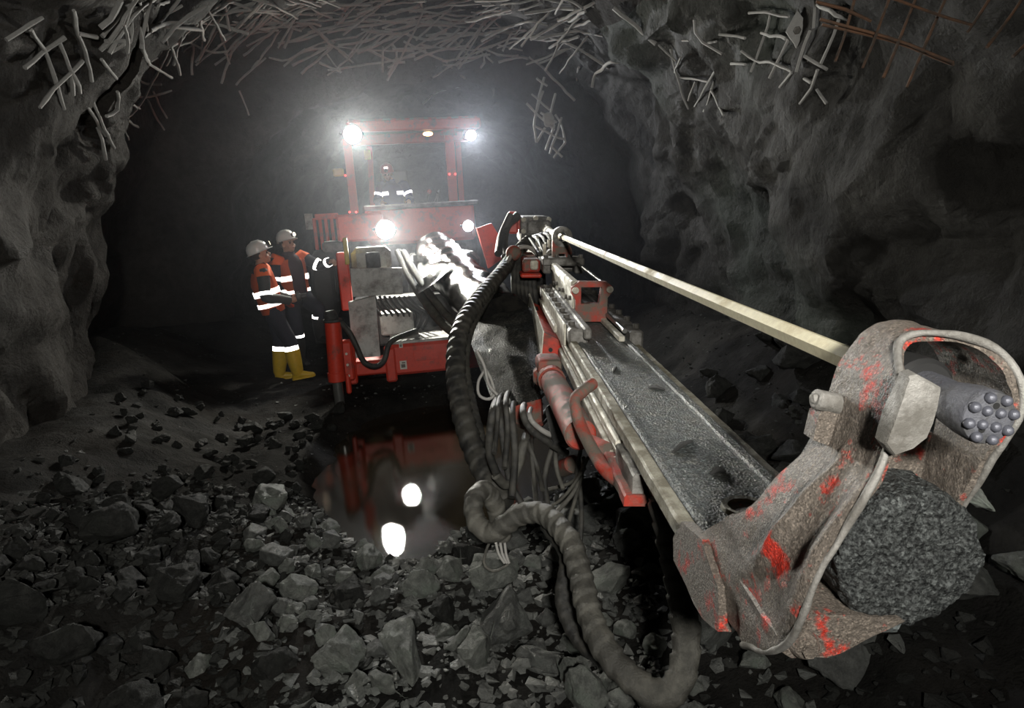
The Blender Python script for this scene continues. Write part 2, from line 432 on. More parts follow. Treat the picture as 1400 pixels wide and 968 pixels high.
shell_v = [p for r in SH for p in r]
shell_f = [(j*(NT+1)+i, j*(NT+1)+i+1, (j+1)*(NT+1)+i+1, (j+1)*(NT+1)+i) for j in range(NY) for i in range(NT)]
BVH = BVHTree.FromPolygons(shell_v, shell_f)
def hit(x, y, off=0.05):
    h = BVH.ray_cast(CAM, ray(x, y).normalized())
    if h[0] is None: return None
    return h[0] - ray(x, y).normalized()*off

# floor with the sump that holds the puddle
PUD = [G(*q) for q in ((505, 563), (468, 592), (432, 640), (440, 682), (497, 742), (552, 764), (640, 724), (668, 700), (720, 690), (770, 640), (760, 590), (690, 552), (600, 545))]
PUD = [Vector((p.x, p.y)) for p in PUD]
def pud_sd(x, y):
    P = Vector((x, y)); ins = False; dmin = 1e9; n = len(PUD)
    for k in range(n):
        a, b = PUD[k], PUD[(k+1) % n]
        ab = b-a; t = max(0, min(1, (P-a).dot(ab)/ab.dot(ab))); dmin = min(dmin, (P-a-ab*t).length)
        if (a.y > y) != (b.y > y) and x < (b.x-a.x)*(y-a.y)/(b.y-a.y)+a.x: ins = not ins
    return -dmin if ins else dmin
def sm(a, b, x):
    t = max(0, min(1, (x-a)/(b-a))); return t*t*(3-2*t)
def floor_z(x, y):
    p = Vector((x, y, 0))
    sd = pud_sd(x, y) if (-2.6 < x < 1.4 and 2.8 < y < 8) else 1.0
    sd += noise.noise(p*2.3)*0.10 + noise.noise(p*6)*0.05
    base = 0.05 + noise.fractal(p*0.9, 0.9, 2, 4)*0.05 + noise.fractal(p*5, 0.8, 2, 3)*0.03
    # loose muck heaped towards the face and against the walls
    rub = sm(4.4, 2.2, y)*0.10 + sm(0.5, 1.9, x)*0.28*sm(9.5, 4.5, y)
    xl, xr = lerp_tab(XL, y), lerp_tab(XR, y)
    rub += sm(xl+1.5, xl+0.1, x)*0.55 + sm(xr-0.9, xr, x)*0.5
    rub += 0.42*math.exp(-((x+4.6)/0.9)**2-((y-8.2)/1.3)**2)
    rub += noise.fractal(p*1.7+Vector((4, 4, 4)), 0.9, 2, 3)*0.10*sm(5.0, 3.0, y)
    return -0.17 + (base+rub+0.17)*sm(-0.20, 0.26, sd)
xs_ = np.linspace(-6.8, 3.4, 190); yy_ = [-3+27.5*(0.45*t+0.55*t*t) for t in np.linspace(0, 1, 330)]
fv = [(float(x), y, floor_z(float(x), y)) for y in yy_ for x in xs_]
nx = len(xs_)
ff = [(j*nx+i, j*nx+i+1, (j+1)*nx+i+1, (j+1)*nx+i) for j in range(len(yy_)-1) for i in range(nx-1)]
me = bpy.data.meshes.new('floor'); me.from_pydata(fv, [], ff); me.update(); me.polygons.foreach_set('use_smooth', [True]*len(me.polygons))
floor = tag(link('floor', me, M['floor']), 'dark trampled muck floor of the drift', kind='structure')

# puddle
mt, nt, b_ = _nt('puddle_water')
b_.inputs['Base Color'].default_value = (0.030, 0.024, 0.016, 1); b_.inputs['Roughness'].default_value = 0.02
b_.inputs['Specular IOR Level'].default_value = 0.55
tc = nt.nodes.new('ShaderNodeTexCoord')
n1 = _noise(nt, tc.outputs['Object'], 160, 2); n2 = _noise(nt, tc.outputs['Object'], 5, 3)
nt.links.new(_bump(nt, n1.outputs['Fac'], 0.018, 0.01, _bump(nt, n2.outputs['Fac'], 0.01, 0.01)), b_.inputs['Normal'])
b = MB()
cx = sum(p.x for p in PUD)/len(PUD); cy = sum(p.y for p in PUD)/len(PUD)
out = [Vector((cx+(p.x-cx)*1.16, cy+(p.y-cy)*1.16, -0.07)) for p in PUD]
top = [b.bm.verts.new(p) for p in out]; bot = [b.bm.verts.new(p-Vector((0, 0, 0.08))) for p in out]
b.bm.faces.new(top); b.bm.faces.new(list(reversed(bot)))
for k in range(len(top)): b.bm.faces.new((top[k], bot[k], bot[(k+1) % len(top)], top[(k+1) % len(top)]))
puddle = b.build('puddle', mt, None, 30)
tag(puddle, 'dark muddy puddle mirroring the lamps in front of the rig', 'puddle')

# ------------------------------------------------------------------ loose rock
def rock_mesh(seed, npts=16, sub=1, flat=(1, 0.8, 0.62)):
    rnd = random.Random(seed); bm = bmesh.new()
    for _ in range(npts):
        v = Vector((rnd.gauss(0, 1), rnd.gauss(0, 1), rnd.gauss(0, 1))).normalized()*rnd.uniform(0.82, 1.0)
        bm.verts.new(Vector((v.x*flat[0], v.y*flat[1], v.z*flat[2])))
    bmesh.ops.convex_hull(bm, input=bm.verts)
    for v in [v for v in bm.verts if not v.link_faces]: bm.verts.remove(v)
    bmesh.ops.dissolve_limit(bm, angle_limit=0.25, verts=bm.verts, edges=bm.edges)
    bmesh.ops.bevel(bm, geom=list(bm.edges), offset=0.045, segments=1, affect='EDGES', profile=0.6)
    bmesh.ops.triangulate(bm, faces=bm.faces)
    if sub:
        for thr in (0.5, 0.28, 0.16):
            bmesh.ops.subdivide_edges(bm, edges=[e for e in bm.edges if e.calc_length() > thr], cuts=1, use_grid_fill=True)
            bmesh.ops.triangulate(bm, faces=bm.faces)
        for v in bm.verts:
            v.co += v.co.normalized()*(noise.fractal(v.co*2.2+Vector((seed, 0, 0)), 0.8, 2.1, 5)*0.085 + abs(noise.noise(v.co*5+Vector((0, seed, 0))))*0.05)
    me = bpy.data.meshes.new('rock'); bm.to_mesh(me); bm.free()
    me.polygons.foreach_set('use_smooth', [True]*len(me.polygons)); me.set_sharp_from_angle(angle=math.radians(24))
    return me
RM = []
for k in range(16):
    me = rock_mesh(k+3, random.Random(k).choice([11, 14, 18]), 1, (1, 0.7+0.3*random.Random(k+50).random(), 0.62+0.35*random.Random(k+90).random()))
    me.materials.append(M['rock'] if k % 3 else M['rock_b']); RM.append(me)
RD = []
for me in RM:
    m2 = me.copy(); m2.materials.clear(); m2.materials.append(M['rock_d']); RD.append(m2)  # same stones again, coloured darker in place of shade
placed = []
def free(x, y, r, k=0.72):
    for (a, c, q) in placed:
        if (a-x)**2+(c-y)**2 < (k*(r+q))**2: return False
    return True
def put_rock(x, y, r, label, group, mesh=None, name='rock', sink=0.25, dz=0.0):
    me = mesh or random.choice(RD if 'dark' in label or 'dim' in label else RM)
    o = bpy.data.objects.new(name, me); COL.objects.link(o)
    o.location = (x, y, floor_z(x, y)+r*(0.55-sink)+dz)
    o.rotation_euler = (random.uniform(-.5, .5), random.uniform(-.5, .5), random.uniform(0, 6.28))
    o.scale = (r, r, r)
    tag(o, label, 'rock', group); placed.append((x, y, r)); return o
# boulders that can be told apart
HERO = [((556, 927), 0.175, 'large blocky grey boulder low in the rubble at the photo bottom'),
        ((660, 925), 0.135, 'upright jagged grey boulder beside the large blocky one at the bottom'),
        ((692, 855), 0.185, 'big cracked greenish-grey boulder left of the hanging hose'),
        ((738, 918), 0.130, 'rounded grey boulder below the big cracked greenish one'),
        ((478, 815), 0.150, 'dark peaked boulder on the left of the rubble below the puddle'),
        ((572, 808), 0.120, 'flat-topped grey boulder at the near end of the puddle'),
        ((640, 752), 0.140, 'dark slab boulder at the puddle edge below the hose loop'),
        ((612, 835), 0.120, 'dark steep-sided rock in the middle of the near rubble'),
        ((625, 895), 0.100, 'pale low wedge of rock between the larger near boulders'),
        ((520, 782), 0.085, 'broad smooth rock at the tip of the puddle'),
        ((275, 925), 0.070, 'pale thin flake of rock standing on edge at lower left'),
        ((378, 942), 0.110, 'pale pointed rock at the bottom edge below the dark slope'),
        ((250, 860), 0.150, 'low dark boulder with a pale top on the dim left slope'),
        ((185, 850), 0.090, 'small rock with a light face on the dim left slope'),
        ((1150, 955), 0.170, 'mossy grey boulder under the drill head at the bottom edge'),
        ((1300, 935), 0.150, 'large rough boulder right of the drill head at the bottom'),
        ((1385, 950), 0.110, 'pale broken rock in the bottom right corner'),
        ((1290, 862), 0.170, 'long rounded boulder behind the rubber pad'),
        ((860, 735), 0.210, 'greenish boulder seen between the hoses and the feed beam'),
        ((845, 690), 0.120, 'brown rock behind the cable strands under the beam')]
for (q, r, lab) in HERO:
    p = G(*q, 0.12); put_rock(p.x, p.y, r, lab, None, sink=0.2)
zones = [  # x0 x1 y0 y1, count, rmin rmax, label, group
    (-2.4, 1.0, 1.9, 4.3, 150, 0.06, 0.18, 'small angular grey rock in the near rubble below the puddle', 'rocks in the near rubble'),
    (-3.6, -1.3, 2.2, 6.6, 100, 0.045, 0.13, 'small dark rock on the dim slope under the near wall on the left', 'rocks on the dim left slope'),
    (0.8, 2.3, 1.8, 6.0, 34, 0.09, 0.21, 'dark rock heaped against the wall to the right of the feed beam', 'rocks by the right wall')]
for (x0, x1, y0, y1, cnt, r0, r1, lab, grp) in zones:
    k = 0; tries = 0
    while k < cnt and tries < 9000:
        tries += 1
        r = r0+(r1-r0)*random.random()**2.0*(1 if tries < 4000 else .6)
        x, y = random.uniform(x0, x1), random.uniform(y0, y1)
        if pud_sd(x, y) < 0.06 + 0.8*r or not free(x, y, r): continue
        if x < lerp_tab(XL, y)+0.4: continue
        px_, py_, D = proj((x, y, 0.1))
        if D < 1 or not (-30 < px_ < 1430 and 300 < py_ < 1010): continue
        lb, gr = lab, grp
        if grp == 'rocks in the near rubble':
            if pud_sd(x, y) < 0.38: lb, gr = 'small grey rock along the near shore of the puddle', 'rocks on the puddle shore'
            elif px_ > 690: lb, gr = 'small grey rock on the ground beneath the hanging hose loop', 'rocks under the hose loop'
            elif px_ < 330: lb, gr = 'small dark rock in the dim bottom left corner', 'rocks in the bottom left corner'
            elif py_ < 830: lb, gr = 'small angular rock in the upper part of the rubble left of the puddle tip', 'rocks left of the puddle tip'
        put_rock(x, y, r, lb, gr, sink=0.22, dz=random.uniform(0, .35)*r); k += 1
# finer broken stone: nobody could count it
GVF = ([[], []], [[], []])
small = [rock_mesh(200+k, 9, 0, (1, 0.8, 0.6)) for k in range(6)]
for me in small:
    pass
base = []
for k in range(6):
    bm = bmesh.new(); rnd = random.Random(900+k)
    for _ in range(8):
        v = Vector((rnd.gauss(0, 1), rnd.gauss(0, 1), rnd.gauss(0, 1))).normalized(); bm.verts.new((v.x, v.y*0.8, v.z*0.6))
    bmesh.ops.convex_hull(bm, input=bm.verts)
    for v in [v for v in bm.verts if not v.link_faces]: bm.verts.remove(v)
    bm.verts.index_update(); base.append((np.array([v.co[:] for v in bm.verts]), [[v.index for v in f.verts] for f in bm.faces])); bm.free()
for me in small: bpy.data.meshes.remove(me)
rg = np.random.default_rng(4)
cnt = 0
while cnt < 11000:
    if rg.random() < 0.62: x, y = rg.uniform(-2.6, 1.6), rg.uniform(1.7, 4.6)
    else: x, y = rg.uniform(-5.0, 2.4), rg.uniform(2.0, 11.0)
    if x < lerp_tab(XL, y)+0.2 or x > lerp_tab(XR, y)+0.1: continue
    near = sm(5.2, 3.6, y)
    if near < 0.3 and x < 0.7 and rg.random() < 0.55: continue
    if pud_sd(x, y) < 0.03 or (x > 0.55 and y < 3.2 and rg.random() < 0.5): continue
    r = (0.011+0.036*rg.random()**2.5)*(0.6+0.5*near)
    V, Fc = base[int(rg.integers(6))]
    a, c_ = rg.uniform(0, 6.28), rg.uniform(-.6, .6)
    Rz = np.array([[math.cos(a), -math.sin(a), 0], [math.sin(a), math.cos(a), 0], [0, 0, 1]])
    Rx = np.array([[1, 0, 0], [0, math.cos(c_), -math.sin(c_)], [0, math.sin(c_), math.cos(c_)]])
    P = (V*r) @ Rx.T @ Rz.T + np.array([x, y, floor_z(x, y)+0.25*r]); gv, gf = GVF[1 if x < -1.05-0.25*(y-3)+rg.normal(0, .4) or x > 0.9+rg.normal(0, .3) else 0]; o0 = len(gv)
    gv.extend(P.tolist()); gf.extend([[q+o0 for q in f] for f in Fc]); cnt += 1
for (gv, gf), mt_, lab in zip(GVF, ('rock_b', 'rock_d'), ('fine grey broken stone strewn between the rocks below the puddle', 'fine dark broken stone strewn along both dim sides of the floor')):  # second set carries the shade of the floor's sides in its colour
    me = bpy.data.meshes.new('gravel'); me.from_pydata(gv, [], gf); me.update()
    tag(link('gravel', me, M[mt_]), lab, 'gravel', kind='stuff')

# ------------------------------------------------------------------ cement-coated mesh rods on roof and walls
def seg_rod(name, pts2d, r, mat, parent, off=0.07, kx=1.0):
    P = []
    for q in pts2d:
        h = hit(q[0], q[1], off)
        if h is None: return None
        P.append(h)
    # keep a rod from bending into deep hollows: even out the depth along it
    D = [(p-CAM).length for p in P]; dm = sum(D)/len(D)
    P = [CAM+(p-CAM).normalized()*(dm+max(-0.35, min(0.35, d-dm))) for p, d in zip(P, D)]
    b = MB(); path = resample(catmull(P, 5), 0.09) if len(P) > 1 else P
    path = [p+Vector((noise.noise(p*5), noise.noise(p*5+Vector((3, 3, 3))), noise.noise(p*5+Vector((8, 1, 2)))))*0.018 for p in path]
    b.tube(path, [r*(1+0.35*noise.noise(p*9)) for p in path], 6)
    return b.build(name, mat, parent, 60)
def crop(pts, k, ox, oy): return [(ox+a/k, oy+b/k) for a, b in pts]
L_ = [[(85, 225), (150, 165), (215, 125)], [(100, 100), (150, 170), (185, 260), (210, 360)], [(130, 350), (190, 285), (275, 200)], [(340, 200), (385, 260)],
      [(350, 380), (440, 375), (520, 240), (590, 100)], [(430, 215), (480, 205), (565, 255)], [(390, 290), (480, 320), (570, 300)], [(425, 215), (475, 275), (535, 280)],
      [(295, 320), (340, 410), (380, 490)], [(325, 420), (350, 530)], [(405, 390), (420, 460)], [(415, 390), (457, 422)], [(490, 330), (510, 380), (545, 430)],
      [(505, 300), (550, 390)], [(270, 330), (320, 400), (350, 445)], [(545, 100), (520, 190), (425, 215)], [(240, 30), (260, 110), (290, 200), (300, 270)],
      [(195, 140), (240, 240), (265, 310)], [(235, 240), (240, 315)], [(345, 140), (410, 135)], [(440, 0), (400, 80), (345, 160)], [(600, 20), (540, 60), (555, 150)],
      [(650, 80), (740, 10), (800, 0)], [(660, 70), (770, 5)], [(715, 80), (760, 20)], [(520, 20), (560, 0)], [(590, 120), (690, 170), (755, 170)], [(550, 215), (600, 120), (645, 60)],
      [(645, 205), (700, 130), (740, 60)], [(790, 300), (825, 380)], [(710, 215), (760, 180)], [(740, 120), (820, 80), (900, 10)], [(760, 90), (870, 60), (990, 45)],
      [(560, 160), (640, 130), (700, 60)], [(265, 110), (320, 125)], [(440, 345), (462, 360)], [(385, 300), (390, 360), (350, 385)], [(20, 130), (90, 85), (140, 60)],
      [(780, 280), (830, 230), (880, 190)], [(890, 190), (945, 200), (1010, 160)], [(940, 220), (1000, 170), (1080, 160)], [(1000, 240), (1050, 200), (1090, 160)], [(1080, 180), (1130, 240)], [(1120, 170), (1170, 210)]]
R8 = [[(300, 40), (430, 55)], [(520, 15), (580, 45), (640, 60)], [(370, 40), (345, 140), (305, 240)], [(430, 130), (370, 260)], [(500, 100), (455, 240)], [(600, 60), (540, 210)],
      [(275, 170), (320, 200), (390, 210)], [(390, 210), (500, 270)], [(485, 180), (560, 230)], [(530, 230), (470, 345)], [(520, 290), (555, 340)], [(440, 240), (405, 290)],
      [(40, 160), (70, 280), (100, 360)], [(75, 190), (60, 250), (165, 270)], [(120, 270), (100, 330)], [(190, 230), (120, 350)], [(185, 270), (150, 370)], [(175, 300), (215, 380)],
      [(0, 150), (60, 200)], [(120, 60), (130, 120), (210, 180)], [(80, 130), (190, 140)], [(200, 120), (290, 125)], [(340, 110), (420, 130)], [(515, 0), (510, 90)], [(240, 210), (285, 215)]]
C7 = [[(0, 250), (100, 200), (160, 160)], [(30, 280), (90, 235), (150, 180)], [(345, 180), (347, 275)], [(380, 170), (400, 210), (365, 285)], [(285, 190), (390, 235), (430, 238)], [(380, 190), (480, 185), (550, 178)],
      [(565, 180), (625, 140)], [(600, 140), (640, 110)], [(625, 180), (650, 150)], [(250, 205), (330, 170), (390, 130)], [(480, 100), (540, 95), (610, 85)], [(525, 155), (590, 115)], [(350, 60), (440, 35), (510, 20)],
      [(735, 210), (770, 240)], [(720, 190), (735, 230), (720, 260)], [(770, 280), (768, 370)], [(790, 240), (860, 220), (900, 225)], [(905, 215), (960, 260), (1000, 300)], [(1000, 300), (1080, 385)],
      [(1150, 335), (1165, 280), (1230, 235), (1290, 235), (1345, 275)], [(1095, 255), (1090, 310)], [(740, 60), (800, 108)], [(725, 120), (790, 60), (860, 50)], [(760, 120), (860, 125)], [(300, 0), (310, 55)], [(490, 0), (500, 40)],
      [(550, 20), (620, 0)], [(500, 395), (560, 350), (640, 330)], [(760, 410), (830, 365)], [(1060, 80), (1120, 40)], [(1230, 30), (1300, 90), (1390, 170)], [(600, 250), (660, 300)], [(100, 240), (180, 270)]]
for (lst, k, ox, oy, r, mt_) in ((L_, 2.42, 0, 0, 0.0145, 'rod'), (R8, 2.42, 900, 0, 0.0105, 'rod'), (C7, 2.8, 400, 0, 0.019, 'rod')):
    for q in lst:
        par = ceiling if (sum(p[0] for p in q)/len(q)/k+ox) > 230 and (sum(p[0] for p in q)/len(q)/k+ox) < 980 else (wall_left if ox == 0 else wall_right)
        seg_rod('mesh_rod', crop(q, k, ox, oy), r, M[mt_], par)
rr = random.Random(5)
for k in range(185):
    x = rr.uniform(330, 800) if k < 150 else rr.uniform(150, 380); y = rr.uniform(-5, 92)*(1-0.25*abs(x-560)/260)
    if x < 430: y *= 0.6
    if k >= 150: y = rr.uniform(-5, 75)
    a = math.radians(rr.gauss(-12, 22) if k < 150 else rr.gauss(-48, 30)); L = rr.uniform(16, 62); bend = rr.uniform(-6, 6)
    seg_rod('mesh_rod', [(x-L*math.cos(a), y-L*math.sin(a)), (x, y+bend), (x+L*math.cos(a), y+L*math.sin(a))], rr.uniform(0.011, 0.020), M['rod'], ceiling, rr.uniform(0.04, 0.16))

def mesh_panel(name, segs, r, mat, D, label, cat, extra=None):
    """a stiff piece of weld mesh hanging clear of the rock, every rod a part"""
    pts = [W(x, y, D) for sg in segs for x, y in sg]
    e = empty(name, sum(pts, Vector())/len(pts)); tag(e, label, cat)
    for n_, sg in enumerate(segs):
        b = MB(); P = [W(x, y, D+0.02*math.sin(n_*2.1)) for x, y in sg]
        path = resample(catmull(P, 5), 0.08)
        b.tube([p+Vector((noise.noise(p*4), noise.noise(p*4+Vector((2, 2, 2))), noise.noise(p*4+Vector((7, 2, 2)))))*0.012 for p in path], [r*(1+0.3*noise.noise(p*8)) for p in path], 6)
        b.build('mesh_rod', mat, e, 60)
    return e
H7 = [[(965, 295), (945, 370), (925, 480)], [(895, 395), (1000, 500)], [(915, 360), (985, 420)], [(925, 480), (1000, 520), (1040, 530)], [(1005, 360), (980, 470)], [(935, 300), (975, 330)], [(1000, 480), (970, 575)],
      [(1005, 440), (1030, 480), (1045, 545)], [(990, 560), (1035, 600)], [(1045, 545), (1000, 605)], [(965, 490), (935, 545)], [(1030, 450), (985, 590)], [(925, 480), (930, 520), (935, 545)], [(950, 430), (1010, 470)], [(960, 350), (930, 440)]]
hs = mesh_panel('hanging_mesh', [crop(q, 2.8, 400, 0) for q in H7], 0.017, M['rod'], (hit(750, 120, 0) - CAM).dot(_d)*0.93, 'torn scrap of cement-coated mesh dangling from the roof beyond the drill', 'wire mesh')
b = MB(); c = W(400+980/2.8, 460/2.8, (hit(750, 120, 0)-CAM).dot(_d)*0.93); b.ball(c, 0.085, 3, (1, 0.3, 1.1)); b.roughen(0.03, 11); b.build('cement_lump', M['rod'], hs, 60)
RB = [[(535, 68), (760, 130), (975, 205)], [(540, 85), (760, 138), (978, 213)], [(765, -5), (900, 38), (1040, 78)], [(525, 10), (640, 45), (705, 78)], [(655, -10), (625, 90), (585, 200)], [(770, -10), (725, 110), (680, 220)], [(855, -10), (800, 130), (748, 255)],
      [(955, -12), (890, 130), (820, 288)], [(1100, -10), (1060, 50), (1025, 100)], [(1210, -10), (1150, 75), (1090, 158)], [(1225, 140), (1175, 190)]]
mesh_panel('rebar_mesh', [crop(q, 2.42, 900, 0) for q in RB], 0.006, M['rust'], min((hit(*q_, 0)-CAM).dot(_d) for sg in RB for q_ in crop(sg, 2.42, 900, 0))-0.06, 'rusty bent rebar grid hanging at the top right of the heading', 'rebar')
# face plate of a rock bolt, sprayed over
hb = hit(900+460/2.42, 100/2.42, 0.06)
e = empty('rock_bolt', hb); tag(e, 'diamond-shaped rock bolt plate crusted with sprayed concrete', 'rock bolt')
q = (CAM-hb).normalized().to_track_quat('Z', 'Y').to_matrix().to_4x4()
mx = Matrix.Translation(hb) @ q
b = MB(mx); b.prism([(-.075, 0), (0, .125), (.075, 0), (0, -.125)], lambda u, v, t: Vector((u, v, t)), -0.02, 0.012)
bmesh.ops.subdivide_edges(b.bm, edges=b.bm.edges[:], cuts=2, use_grid_fill=True); b.roughen(0.012, 25); b.build('face_plate', M['rod'], e, 40)
b = MB(mx); b.cyl((0, 0, 0), (0, 0, 0.045), 0.028, 0.022, 6); b.build('bolt_nut', M['steel'], e)
# ================================================================== the drilling rig
RIGP = W(565, 500, 7.3); RIGP = Vector((RIGP.x, RIGP.y, 0.0)); YAW = math.radians(10)
rig = empty('drilling_rig', RIGP, YAW)
tag(rig, 'red underground drilling rig with canopy, work lamps and a long drill feed', 'drilling rig')
RMX = PW[rig.name]; RMI = RMX.inverted(); R3I = RMI.to_3x3()
def RP(x, y, yl):
    o = RMI @ CAM; q = R3I @ ray(x, y); t = (yl-o.y)/q.y; return o+q*t
def RW(v): return RMX @ Vector(v)
def rrect(x0, y0, x1, y1, yl):
    A, B, C_, D_ = RP(x0, y0, yl), RP(x1, y0, yl), RP(x1, y1, yl), RP(x0, y1, yl)
    return (A.x+D_.x)/2, (B.x+C_.x)/2, (C_.z+D_.z)/2, (A.z+B.z)/2      # xl xr zb zt
def rbox(name, x0, y0, x1, y1, yl, dep, mat, bev=0.015, parent=None):
    xl, xr, zb, zt = rrect(x0, y0, x1, y1, yl)
    b = MB(RMX); b.box((xl, yl, zb), (xr, yl+dep, zt), bev); return b.build(name, mat, parent or rig)

# ---- carrier
BX0, BX1 = RP(482, 500, 0).x, 1.05
zb, zt = RP(560, 512, 0).z, RP(560, 470, 0).z
b = MB(RMX); b.box((RP(533, 490, 0).x, 0, zb), (BX1, 0.35, zt), 0.03); b.box((RP(526, 490, 0).x, -0.04, zb-0.06), (RP(541, 490, 0).x, 0.2, zt-0.02), 0.02)
bumper = b.build('front_bumper', M['red'], rig)
b = MB(RMX); b.box((RP(533, 490, 0).x+.02, 0.03, zt-0.005), (BX1-.02, 0.9, zt+0.03), 0.01); b.build('bumper_deck', M['grey'], rig)
b = MB(RMX); b.box((BX0, 0.02, zb+0.03), (RP(533, 490, 0).x+0.02, 0.32, zb+0.19), 0.02); b.box((BX0-.06, -0.02, zb-0.05), (BX0+.04, 0.25, zt+0.05), 0.02); b.build('bumper_end', M['red'], rig)
for (qx, qy, w, h, nm) in ((548, 472, .04, .055, 'sticker'), (551.5, 499, .075, .095, 'sticker')):
    p = RP(qx, qy, -0.003); b = MB(RMX); b.box((p.x-w/2, -0.006, p.z-h/2), (p.x+w/2, 0.0, p.z+h/2)); st = b.build(nm, M['label'], bumper)
    b = MB(RMX); b.box((p.x-w*.32, -0.0075, p.z-h*.30), (p.x+w*.28, -0.006, p.z+h*.1)); b.box((p.x-w*.2, -0.0075, p.z+h*.2), (p.x+w*.3, -0.006, p.z+h*.34)); b.build('sticker_print', M['label_ink'], bumper)
p = RP(583, 485, 0); b = MB(RMX); b.box((p.x-.14, -0.006, p.z-.06), (p.x+.14, .0, p.z+.06), 0.004); b.build('tow_cover', M['red'], bumper)
# jack
jt = RP(455, 440, -0.15); jb = RP(461, 521, -0.15); jf = RP(466, 560, -0.15)
b = MB(RMX); b.cyl(jt, jb, 0.085, 0.085, 24, 0.008); b.cyl(jb+Vector((0, 0, .10)), jb, 0.092, 0.092, 24, 0.005); jack = b.build('jack_cylinder', M['red'], rig)
b = MB(RMX); b.cyl(jt+Vector((-.01, 0, .02)), jt+Vector((-.02, 0, .12)), 0.075, 0.06, 20, 0.012); b.cyl(jt, jt+Vector((0, 0, .03)), 0.10, 0.10, 20, 0.006); b.build('jack_cap', M['grey_dark'], jack)
b = MB(RMX); b.cyl(jb, jf, 0.055, 0.055, 20); b.cyl(jf+Vector((0, 0, .05)), Vector((jf.x, jf.y, 0.0)), 0.07, 0.085, 20, 0.01); b.build('jack_rod', M['chrome'], rig)
b = MB(RMX); b.box((jt.x+.05, -0.12, zb+.02), (BX0+.02, 0.05, zb+.45), 0.02); b.box((jt.x+.06, -.14, zb-.12), (BX0-.03, .0, zb+.1), 0.015); b.build('jack_bracket', M['red'], rig)
for dz in (0.08, 0.2, 0.32):
    b = MB(RMX); b.cyl((jt.x+.10, -.135, zb+dz), (jt.x+.10, -.12, zb+dz), 0.014, seg=8); b.build('bolt', M['label'], rig)
hose('jack_hose', [RW(RP(x, y, yl)) for x, y, yl in ((466, 441, -.15), (478, 455, -.2), (487, 473, -.22), (497, 494, -.2), (512, 501, -.16), (525, 493, -.1), (532, 470, -.05), (545, 461, .05), (570, 452, .2))], 0.03, M['hose'], rig)
# leaning plate, cover plate, tank
A = [RP(476, 414, .25), RP(513, 405, .25), RP(520, 487, .06), RP(483, 490, .06)]
b = MB(RMX); b.loft([[v for v in A], [v+Vector((0, .06, .01)) for v in A]]); b.build('leaning_plate', M['grey'], rig)
A = [RP(479, 367, .35), RP(550, 366, .35), RP(551, 402, .30), RP(482, 406, .30)]
b = MB(RMX); b.loft([[v for v in A], [v+Vector((0, .05, .0)) for v in A]]); b.build('cover_plate', M['grey'], rig)
rbox('tank', 480, 338, 535, 372, .55, .5, M['cream'], 0.06)
rbox('tank_post', 470, 325, 476, 362, .5, .06, M['yellow'], 0.01)
rbox('valve_block', 500, 345, 520, 368, .42, .2, M['grey_dark'], 0.02)
rbox('frame_post', 463, 345, 479, 425, .6, .14, M['red'], 0.015)
rbox('inner_frame', 484, 405, 640, 470, .95, .5, M['grey_dark'], 0.03)
rbox('deck_step', 520, 428, 566, 458, .5, .5, M['grey'], 0.02)
for k in range(9):
    x = 506+k*6.5
    hose('valve_hose', [RW(RP(x, 405, .55)), RW(RP(x+4+k, 418, .45+.02*k)), RW(RP(x+14+k*1.5, 430, .5)), RW(RP(x+20, 442+k, .62))], 0.016, M['tyre'], rig, step=0.05, seg=8)
# body, side rails, console
rbox('body_panel', 460, 292, 525, 330, 2.2, 1.2, M['red'], 0.03)
xl, xr, z0, z1 = rrect(428, 292, 462, 345, 3.2)
side = rbox('side_frame', 430, 292, 462, 300, 3.2, .1, M['red'], 0.01)
for x in (429, 437, 445, 453): rbox('side_bar', x, 298, x+4.5, 342, 3.2, .06, M['red'], 0.008)
rbox('side_sheet', 417, 292, 428, 314, 3.3, .03, M['grey'], 0.004)
rbox('fender', 440, 330, 470, 345, 2.2, 1.0, M['grey_dark'], 0.03)
rbox('console', 500, 281, 650, 332, 3.2, .6, M['red'], 0.05)
rbox('console_top', 496, 277, 655, 284, 3.1, .9, M['grey_dark'], 0.02)
rbox('engine_body', 475, 292, 655, 420, 3.9, 4.5, M['grey_dark'], 0.08)
fend = [RP(652, 312, .9), RP(672, 305, .9), RP(687, 330, .9), RP(690, 352, .9), RP(668, 367, .9), RP(660, 340, .9)]
b = MB(RMX); b.loft([[v for v in fend], [v+Vector((0, .09, 0)) for v in fend]]); b.build('boom_side_plate', M['red'], rig)
# wheel
wc = RP(446, 388, 3.5); b = MB(RMX)
prof = [(0.30, -.16), (0.44, -.17), (0.52, -.12), (0.54, 0), (0.52, .12), (0.44, .17), (0.30, .16)]
rings = [[wc+Vector((w, math.cos(a)*r_, math.sin(a)*r_)) for r_, w in prof] for a in [2*math.pi*k/36 for k in range(36)]]
rings = [[v for v in r_] for r_ in rings]; R_ = [[b.bm.verts.new(v) for v in r_] for r_ in rings]
for i in range(36):
    for k in range(len(prof)): b.bm.faces.new((R_[i][k], R_[i][(k+1) % 7], R_[(i+1) % 36][(k+1) % 7], R_[(i+1) % 36][k]))
tyre = b.build('tyre', M['tyre'], rig)
b = MB(RMX); b.cyl(wc+Vector((-.12, 0, 0)), wc+Vector((.12, 0, 0)), 0.30, seg=28, bev=.02); b.cyl(wc+Vector((-.15, 0, 0)), wc+Vector((.1, 0, 0)), 0.12, seg=18, bev=.01); b.build('wheel_rim', M['grey'], tyre)

